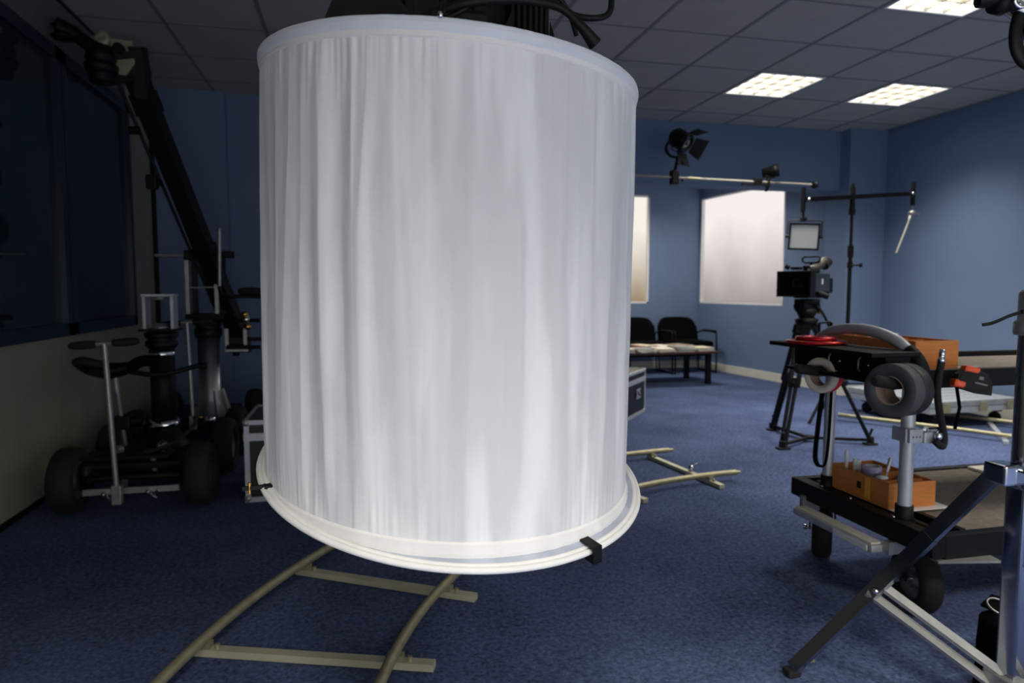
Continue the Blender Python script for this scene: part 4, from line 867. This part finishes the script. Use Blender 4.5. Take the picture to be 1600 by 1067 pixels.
# upper deck
P_('upper_frame', 'blackmetal', ((1.84, 1.865, .80), (XE, 1.895, .862)), ((1.90, 2.47, .825), (XE, 2.495, .855)), ((1.82, 1.865, .80), (1.86, 2.495, .86)), ((XE - .04, 1.89, .80), (XE, 2.47, .86)))
P_('upper_deck', 'carpetgrey', ((1.86, 1.895, .815), (XE - .04, 2.47, .832)), label='grey carpeted upper deck')
k = MB()
for y in (1.935, 2.0, 2.06): k.box((1.87, y, .833), (2.28, y + .012, .842))
k.build('deck_rail', 'alu', cart)
# handle arch, silver tube with black lower end
hp_ = smooth_path([(1.815, 2.385, .865), (1.80, 2.36, .915), (1.80, 2.29, .962), (1.80, 2.18, .983), (1.80, 2.06, .980), (1.805, 1.965, .957), (1.812, 1.915, .925)], 8)
MB().tube(hp_, .0205, 16).build('handle', 'alu', cart, 'arched silver handle tube')
k = MB(); k.tube(smooth_path([(1.812, 1.915, .927), (1.82, 1.885, .900), (1.828, 1.868, .86), (1.835, 1.862, .80)], 8), .0235, 14); k.build('handle_sleeve', 'black', cart, 'black sleeve at the near end of the handle')
k = MB(); k.tube([(1.81, 1.93, .90), (1.815, 1.92, .925)], .024, 14); k.build('handle_band', 'steel', cart)
# accessory shelf on the end
P_('end_panel', 'black', ((1.70, 1.885, .835), (1.80, 2.36, .912)), label='black box behind the shelf', bev=.003)
P_('accessory_shelf', 'black', ((1.625, 1.86, .908), (1.815, 2.42, .924)), label='black accessory shelf')
P_('accessory_shelf', 'black', ((1.655, 1.90, .818), (1.83, 2.36, .830)), label='lower black shelf')
for y in (2.22, 2.10, 1.96): k = MB(); k.lathe([(0, 0), (.006, 0), (.005, .005), (0, .006)], (1.70, y, .872), (-1, 0, 0), 8); k.build('screw', 'chrome', cart)
for y in (2.15, 2.0): k = MB(); k.tube([(1.70, y, .895), (1.692, y, .885), (1.692, y, .855), (1.70, y, .845)], .003, 6); k.build('wire_hook', 'steel', cart)
# red reels on the shelf
def red_reel(loc, s, label):
    t = thing('red_reel', label, 'reel', loc)
    MB().lathe([(0, 0), (.075 * s, 0), (.108 * s, .003), (.110 * s, .009), (.104 * s, .013), (.070 * s, .0135), (.055 * s, .010), (0, .010)], loc, n=40).build('flange', 'red', t)
    q = Vector(loc) + Vector((0, 0, .012)); MB().lathe([(0, 0), (.05 * s, 0), (.072 * s, .002), (.073 * s, .012), (.066 * s, .016), (.040 * s, .016), (.034 * s, .010), (0, .010)], q, n=36).build('hub_ring', 'red', t)
    return t
red_reel((1.70, 2.235, .9245), 1.0, 'shiny red round reel lying on the upper black shelf of the cart')
# black arms and tape rolls
axis = Vector((-.955, -.295, .02)).normalized()
def arm(c, back, front, r_=.019, label=None):
    a, b = c - axis * back, c + axis * front + Vector((0, 0, .016))
    k = MB(); k.tube([a, c, c.lerp(b, .9), b, b + axis * .008], [r_, r_, r_, r_ * .92, r_ * .5], 16); k.box(tuple(a - Vector((.01, .012, .02))), tuple(a + Vector((.01, .012, .05))), bev=.003)
    return k.build('tape_arm', 'rubber', cart, label or 'black tube arm')
def roll(c, ro, ri, h, m, label, group='tape rolls hanging on the cart'):
    t = thing('tape_roll', label, 'tape', tuple(c), group)
    MB().lathe([(ri + .003, -h / 2), (ro - .002, -h / 2), (ro, -h / 2 + .002), (ro, h / 2 - .002), (ro - .002, h / 2), (ri + .003, h / 2), (ri + .003, -h / 2)], c, axis, 48).build('tape', m, t)
    MB().lathe([(ri, -h / 2), (ri + .003, -h / 2), (ri + .003, h / 2), (ri, h / 2), (ri, -h / 2)], c, axis, 40).build('core', 'cardboard', t)
    return t
ca = Vector((1.690, 2.185, .810)); arm(ca + Vector((0, 0, .014)), .11, .135)
roll(ca, .066, .037, .024, 'whitetape', 'cream white tape roll in front of the red one under the shelf')
roll(ca - axis * .026, .066, .037, .024, 'redtape', 'bright red tape roll behind the cream one')
cg = Vector((1.69, 1.835, .805)); arm(cg + Vector((0, 0, .020)), .12, .10)
roll(cg, .087, .044, .05, 'greytape', 'wide charcoal tape roll, front one beside the near silver post')
roll(cg - axis * .052, .087, .044, .05, mat('black_tape', srgb(34, 34, 36), .55), 'wide black tape roll directly behind the charcoal roll')
# hanging strap
k = MB(); sp_ = smooth_path([(1.74, 2.235, .77), (1.728, 2.24, .62), (1.722, 2.245, .50), (1.722, 2.235, .462), (1.725, 2.215, .455), (1.73, 2.197, .47), (1.735, 2.19, .56), (1.745, 2.195, .77)], 8)
k.tube(sp_, .0035, 8, flat=3.2, up=(0, 0, 1)); o = tag(k.build('hanging_strap', 'blackfab'), 'long black webbing strap hanging in a loop under the tape rolls', 'strap')
# clamp and gooseneck on near post
t = thing('gooseneck_arm', 'black gooseneck arm with chrome tip clamped to the near silver post', 'arm', (1.84, 1.9, .62))
k = MB(); k.box((1.80, 1.875, .615), (1.852, 1.888, .662), bev=.003); k.box((1.795, 1.888, .615), (1.806, 1.95, .662), bev=.003); k.box((1.852, 1.868, .612), (1.915, 1.888, .652), bev=.004); k.build('clamp_plate', 'alu', t, 'silver clamp plate')
k = MB(); k.lathe([(0, 0), (.014, 0), (.018, .01), (.012, .02), (0, .02)], (1.90, 1.868, .638), (0, -1, 0), 14); k.cyl((1.86, 1.866, .66), (1.90, 1.866, .662), .007, 8); k.build('clamp_bolt', 'chrome', t)
k = MB()
for x in (1.812, 1.826, 1.840): k.cyl((x, 1.8745, .636), (x, 1.876, .636), .003, 8)
k.build('clamp_hole', 'black', t)
gp = smooth_path([(1.875, 1.85, .625), (1.895, 1.845, .608), (1.910, 1.850, .612), (1.915, 1.855, .645), (1.898, 1.86, .72), (1.885, 1.86, .79), (1.888, 1.86, .84), (1.895, 1.86, .885)], 8)
k = MB(); k.tube(gp, .0115, 12); k.build('gooseneck', 'rubber', t, 'bendy black tube')
MB().lathe([(0, 0), (.012, 0), (.012, .014), (.009, .018), (.009, .026), (.0105, .030), (.008, .045), (0, .047)], (1.895, 1.86, .885), (.06, 0, 1), 16).build('spigot_tip', 'chrome', t, 'chrome spigot tip')
# tape measure with strap
t = thing('tape_measure', 'black and orange tape measure hooked on the upper deck edge', 'tape measure', (1.99, 1.83, .80))
tm = Matrix.Translation((1.965, 1.795, .832)) @ Matrix.Rotation(R(14), 4, 'Y') @ Matrix.Rotation(R(-24), 4, 'Z') @ Matrix.Diagonal((1.12, 1.0, 1.0, 1))
poly = [(-.048, 0, -.018), (-.045, 0, .012), (-.03, 0, .034), (.0, 0, .040), (.03, 0, .030), (.047, 0, .005), (.052, 0, -.035), (.02, 0, -.038), (-.03, 0, -.034)]
k = MB(); k.prism([tm @ Vector(p) for p in poly], (0, 0, 0), tuple(tm.to_3x3() @ Vector((0, .036, 0)))); k.build('tape_case', 'rubber', t)
k = MB(); k.prism([tm @ Vector((x * .86, -.002, z * .86)) for x, y, z in poly], (0, 0, 0), tuple(tm.to_3x3() @ Vector((0, .003, 0)))); k.build('case_face', 'black', t)
k = MB(); k.box((-.034, -.003, .022), (.008, .040, .044), tm, bev=.007); k.box((-.052, -.003, -.032), (-.018, .040, -.006), tm, bev=.008); k.build('orange_grip', 'orange', t, 'orange corner grip')
k = MB(); k.box((.0, -.0035, -.008), (.034, -.002, -.003), tm); k.box((.008, -.0035, .008), (.020, -.002, .018), tm); k.build('face_print', mat('print_grey', srgb(120, 108, 118), .5), t)
k = MB(); k.tube([tm @ Vector((-.036, .02, -.03)), (1.915, 1.80, .745), (1.903, 1.80, .69), (1.90, 1.80, .675)], .0045, 8, flat=2.0); k.build('wrist_strap', 'blackfab', t, 'black wrist strap')
# wooden organiser boxes
def organiser(label, x0, y0, z0, wx, wy, hz_, ndiv):
    t = thing('wooden_organiser', label, 'box', (x0 + wx / 2, y0 + wy / 2, z0)); th_ = .008
    MB().box((x0, y0, z0), (x0 + wx, y0 + wy, z0 + th_)).build('base', 'wood', t)
    MB().box((x0, y0, z0 + th_), (x0 + wx, y0 + th_, z0 + hz_)).build('side_panel', 'wood', t)
    MB().box((x0, y0 + wy - th_, z0 + th_), (x0 + wx, y0 + wy, z0 + hz_)).build('side_panel', 'wood', t)
    MB().box((x0, y0 + th_, z0 + th_), (x0 + th_, y0 + wy - th_, z0 + hz_)).build('side_panel', 'wood', t)
    MB().box((x0 + wx - th_, y0 + th_, z0 + th_), (x0 + wx, y0 + wy - th_, z0 + hz_)).build('side_panel', 'wood', t)
    for i in range(1, ndiv + 1):
        y = y0 + wy * i / (ndiv + 1); MB().box((x0 + th_, y, z0 + th_), (x0 + wx - th_, y + .006, z0 + hz_ - .006)).build('divider', 'wood', t)
    return t
ob = organiser('orange wooden organiser full of pens on the lower cart deck', 1.835, 1.995, .3485, .20, .305, .092, 5)
MB().box((1.8325, 2.085, .357), (1.835, 2.108, .434)).build('wooden_strip', mat('yellow_wood', srgb(235, 165, 60), .5), ob, 'lighter yellow wooden strip')
MB().box((1.8335, 2.13, .385), (1.8352, 2.15, .41)).build('knot_hole', 'black', ob)
P2 = organiser('orange wooden organiser on the upper cart deck behind the arched handle', 1.925, 2.0, .8425, .185, .50, .104, 6)
o = MB().box((1.84, 1.965, .3455), (2.075, 2.30, .348)).build('white_board', 'white'); tag(o, 'thin white board under the organiser on the lower deck', 'board')
def pen(a, b, r_, m, label, cap=None):
    t = thing('pen', label, 'pen', a); a = Vector(a); b = Vector(b); MB().tube([a, a.lerp(b, .97), b], [r_, r_, r_ * .4], 10).build('barrel', m, t)
    MB().tube([a.lerp(b, .55), b.lerp(a, .03)], r_ * 1.15, 10).build('cap', cap or m, t); return t
pen((1.86, 2.235, .36), (1.858, 2.24, .505), .0055, 'white', 'white upright marker pen at the far end of the lower organiser')
pen((1.872, 2.205, .36), (1.872, 2.21, .478), .007, 'white', 'short white pen beside the upright marker', 'panel_grey')
pen((1.885, 2.20, .36), (1.886, 2.205, .475), .007, 'paper', 'short cream pen, right of the short white one', 'white')
pen((1.935, 2.14, .36), (1.99, 2.16, .487), .006, 'white', 'white pen leaning right out of the lower organiser', 'alu')
t = thing('tape_roll', 'small clear tape roll with purple print standing in the lower organiser', 'tape', (1.885, 2.13, .42))
c0 = Vector((1.885, 2.135, .4415)); MB().lathe([(.022, -.016), (.033, -.016), (.033, .016), (.022, .016), (.022, -.016)], c0 + Vector((0, 0, .01)), (0, 0, 1), 28).build('tape', mat('clear_tape', srgb(186, 184, 200), .2), t)
MB().lathe([(.0335, -.009), (.0338, -.009), (.0338, .009), (.0335, .009)], c0 + Vector((0, 0, .01)), (0, 0, 1), 28).build('printed_band', mat('purple_print', srgb(150, 145, 185), .4, var=.4, scale=60), t)
k = MB().lathe([(0, 0), (.020, 0), (.022, .004), (.016, .009), (0, .010)], (1.876, 2.075, .437), n=20).build('bottle_top', 'white'); tag(k, 'round white plastic bottle top on the rim of the lower organiser', 'cap')
k = MB().bar((1.92, 2.04, .43), (1.995, 2.09, .442), .03, .006).build('blue_card', mat('blue_card', srgb(60, 80, 150), .5)); tag(k, 'folded blue card lying across the lower organiser', 'card')
for i, (x, y, m, lb) in enumerate(((1.945, 2.33, 'wood', 'orange stick'), (1.95, 2.25, 'white', 'white chalk stub'), (1.95, 2.17, 'paper', 'cream chalk stub'))):
    k = MB().cyl((x, y, .86), (x, y, .962 + (.012 if i == 0 else 0)), .007, 10).build('stick', m); tag(k, lb + ' poking up from the upper organiser', 'stick')
k = MB().box((1.99, 2.30, .9468), (2.13, 2.42, .953)).build('note_pad', 'paper'); tag(k, 'pale note pad on the back of the upper organiser', 'pad')
k = MB(); k.tube([(1.93, 2.52, .84), (1.93, 2.52, .985), (1.98, 2.52, .99), (1.99, 2.52, .985), (1.99, 2.52, .84)], .006, 8); k.build('end_hoop', 'black', cart)
k = MB(); k.box((2.62, 2.2, .3385), (3.1, 2.41, .352), bev=.005); tag(k.build('folded_cloth', 'paper'), 'pale folded cloth on the far side of the lower deck', 'cloth')

# ================================================================== CHROME CRANK STAND IN THE RIGHT FOREGROUND
SX, SY = 1.588, 1.30
t = thing('chrome_stand', 'tall chrome crank stand standing at the right edge of the picture', 'stand', (SX, SY, 0))
P_('lower_column', 'darkchrome', ((SX - .030, SY - .025, .13), (SX + .045, SY + .025, .695)), label='square chrome column', par=t, bev=.006)
MB().cyl((SX + .005, SY, .69), (SX + .005, SY, 1.02), .034, 24).build('middle_tube', 'darkchrome', t, 'round chrome tube')
MB().lathe([(.0345, 0), (.042, 0), (.044, .006), (.044, .03), (.040, .034), (.0365, .036), (.0365, .10), (.03, .108), (0, .11)], (SX + .004, SY, 1.02), n=28).build('collar_sleeve', 'steel', t, 'grey collar sleeve')
MB().cyl((SX + .008, SY, 1.10), (SX + .008, SY, 2.06), .022, 20).build('upper_tube', 'steel', t)
P_('leg_collar', 'chrome', ((SX - .095, SY - .03, .662), (SX - .04, SY + .03, .712)), ((SX - .05, SY - .045, .65), (SX + .055, SY + .045, .70)), par=t, bev=.006)
P_('winch_plate', 'chrome', ((SX - .016, SY - .031, .455), (SX + .05, SY - .025, .645)), par=t, bev=.002, label='shiny chrome front plate')
k = MB()
for i in range(3): k.box((SX - .006 , SY - .0325, .50 + .05 * i), (SX + .03, SY - .031, .535 + .05 * i))
k.build('plate_slot', mat('slot', srgb(60, 64, 72), .3, metal=.8), t)
for z in (.46, .64, .57): MB().lathe([(0, 0), (.005, 0), (.004, .004), (0, .005)], (SX - .010, SY - .031, z), (0, -1, 0), 8).build('rivet', 'steel', t)
hinge = Vector((SX - .085, SY + .015, .672)); foot = Vector((1.232, 1.672, .022)); midp = hinge.lerp(foot, .535)
MB().bar(hinge, foot, .037, .016, up=(0.2, -1, .6)).build('leg', 'darkchrome', t, 'long flat chrome leg')
MB().bar(hinge.lerp(foot, .27), hinge.lerp(foot, .34), .040, .019, up=(0.2, -1, .6)).build('leg_band', 'darkchrome', t)
brf = Vector((SX - .03, SY + .01, .150)); sd = Vector((.0135, -.0135, .009))
for s_ in (-1, 1): MB().bar(midp + sd * s_ * 1.1 + Vector((0, 0, -.004)), brf + sd * s_ * 1.1, .024, .012, up=(0.2, -1, .6)).build('brace', 'steel', t, 'twin flat steel brace')
MB().lathe([(0, 0), (.008, 0), (.008, .012), (.005, .018), (0, .018)], midp + Vector((-.012, -.01, 0)), (-.5, -.8, .2), 12).build('pivot_bolt', 'chrome', t)
k = MB(); k.box((foot.x - .024, foot.y - .018, 0), (foot.x + .018, foot.y + .018, .022), bev=.006); k.build('rubber_foot', 'rubber', t)
k = MB(); k.bar(foot + Vector((.02, -.008, .022)), foot + Vector((.045, -.035, .036)), .008, .005); k.build('foot_clip', 'zinc', t)
for dx, dy in ((.52, -.02), (.15, -.52)):
    f2 = Vector((SX + dx, SY + dy, .02)); h2 = Vector((SX + .04 * (1 if dx > .2 else 0), SY, .672)); MB().bar(h2, f2, .042, .018).build('leg', 'chrome', t); MB().bar(h2.lerp(f2, .53), Vector((SX, SY, .15)), .016, .01).build('brace', 'steel', t)
P_('lower_collar', 'steel', ((SX - .05, SY - .042, .128), (SX + .052, SY + .042, .172)), par=t)
# grip heads high on the stand
k = MB(); k.tube([(1.44, 1.30, 1.783), (1.50, 1.30, 1.760), (SX, 1.30, 1.735)], [.019, .02, .022], 14); k.build('grip_arm', 'chrome', t, 'chrome grip arm')
k = MB(); k.tube([(1.385, 1.31, 1.782), (1.40, 1.305, 1.784), (1.425, 1.30, 1.786)], [.016, .019, .017], 14); k.lathe([(0, -.015), (.026, -.012), (.026, .012), (0, .015)], (1.436, 1.30, 1.778), (1, 0, -.1), 16); k.build('grip_knob', 'black', t, 'black rubber knob')
MB().lathe([(.014, 0), (.021, 0), (.021, .006), (.014, .006), (.012, .002), (0, .001)], (1.462, 1.27, 1.776), (-.2, -1, -.15), 24).build('grip_disc', 'chrome', t)
MB().lathe([(0, 0), (.018, 0), (.018, .03), (0, .03)], (1.462, 1.30, 1.776), (-.2, -1, -.15), 20).build('grip_head', 'blackmetal', t)
k = MB(); k.tube(smooth_path([(1.482, 1.29, 1.752), (1.474, 1.29, 1.715), (1.478, 1.29, 1.68), (1.495, 1.29, 1.655), (1.52, 1.29, 1.645)], 6), .011, 10, flat=1.5); k.build('curved_jaw', 'blackmetal', t, 'curved black jaw')
k = MB(); k.lathe([(0, 0), (.024, 0), (.026, .02), (.022, .04), (0, .042)], (1.515, 1.29, 1.735), (0.1, -.3, -1), 18); k.cyl((1.512, 1.28, 1.70), (1.518, 1.275, 1.665), .016, 14); k.lathe([(0, 0), (.020, 0), (.022, .008), (0, .012)], (1.51, 1.27, 1.712), (0, -1, 0), 16); k.build('clamp_screw', 'chrome', t, 'chrome clamp screws')
k = MB(); k.cyl((1.517, 1.28, 1.655), (1.517, 1.28, 1.61), .005, 8); k.build('drop_rod', 'blackmetal', t)
k = MB(); k.lathe([(0, 0), (.010, .0), (.012, .012), (.006, .022), (0, .022)], (1.517, 1.27, 1.613), (0, -1, 0), 12); k.build('drop_knob', 'steel', t)
# cable tie on the sleeve
k = MB(); k.tube(smooth_path([(1.425, 1.29, 1.047), (1.45, 1.285, 1.052), (1.49, 1.28, 1.068), (1.515, 1.265, 1.080), (1.535, 1.252, 1.098), (1.56, 1.248, 1.103), (1.60, 1.25, 1.10)], 6), .0022, 8, flat=1.8); k.box((1.508, 1.262, 1.073), (1.519, 1.270, 1.083), bev=.002)
tag(k.build('cable_tie', 'black'), 'thin black cable tie sticking out left from the chrome stand', 'cable tie')
# soft black bag on the floor
t = thing('black_bag', 'black fabric bag with metal ring on the floor beside the chrome stand', 'bag', (1.85, 1.45, 0))
bx0, bx1, by0, by1, bh = 1.70, 2.00, 1.36, 1.54, .205
k = MB(); vs = []; nu, nv = 28, 12
for j in range(nv + 1):
    v = j / nv; z = bh * min(1, v / .75); shr = 0 if v < .75 else ((v - .75) / .25)
    for i in range(nu):
        a = 2 * math.pi * i / nu; cx_, cy_ = (bx0 + bx1) / 2, (by0 + by1) / 2
        e = 5; c_, s_ = math.cos(a), math.sin(a); q = (abs(c_) ** e + abs(s_) ** e) ** (-1 / e)
        w2 = (1 - .92 * shr ** 1.0) * (1 - .05 * v) ; zz = z + (.028 * math.sin(shr * 1.57)) + .004 * noise.noise(Vector((c_ * 3, s_ * 3, v * 4)))
        vs.append((cx_ + c_ * q * (bx1 - bx0) / 2 * w2 + .004 * noise.noise(Vector((c_ * 5, s_ * 5, v * 5))), cy_ + s_ * q * (by1 - by0) / 2 * w2, zz))
fs = [(j * nu + i, j * nu + (i + 1) % nu, (j + 1) * nu + (i + 1) % nu, (j + 1) * nu + i) for j in range(nv) for i in range(nu)] + [tuple(range(nu - 1, -1, -1)), tuple(nv * nu + i for i in range(nu))]
k.add(vs, fs, True); k.build('bag_body', 'blackfab', t)
k = MB(); k.tube(smooth_path([(bx0 + .005, by0 + .03, .17), (bx0 + .05, by0 + .02, .212), (bx0 + .14, by0 + .03, .222), (bx1 - .02, by0 + .04, .205)], 6), .005, 6); k.build('piping', 'rubber', t)
rc = Vector((1.755, 1.49, .238)); k = MB(); k.tube([rc + Vector((.030 * math.cos(a), .026 * math.sin(a), .012 * math.sin(a))) for a in [2 * math.pi * i / 28 for i in range(28)]], .0028, 8, closed=True); k.build('metal_ring', 'steel', t, 'polished metal ring')
k = MB(); k.bar((1.735, 1.505, .228), (1.79, 1.52, .246), .04, .008); k.build('ring_tab', 'blackfab', t)
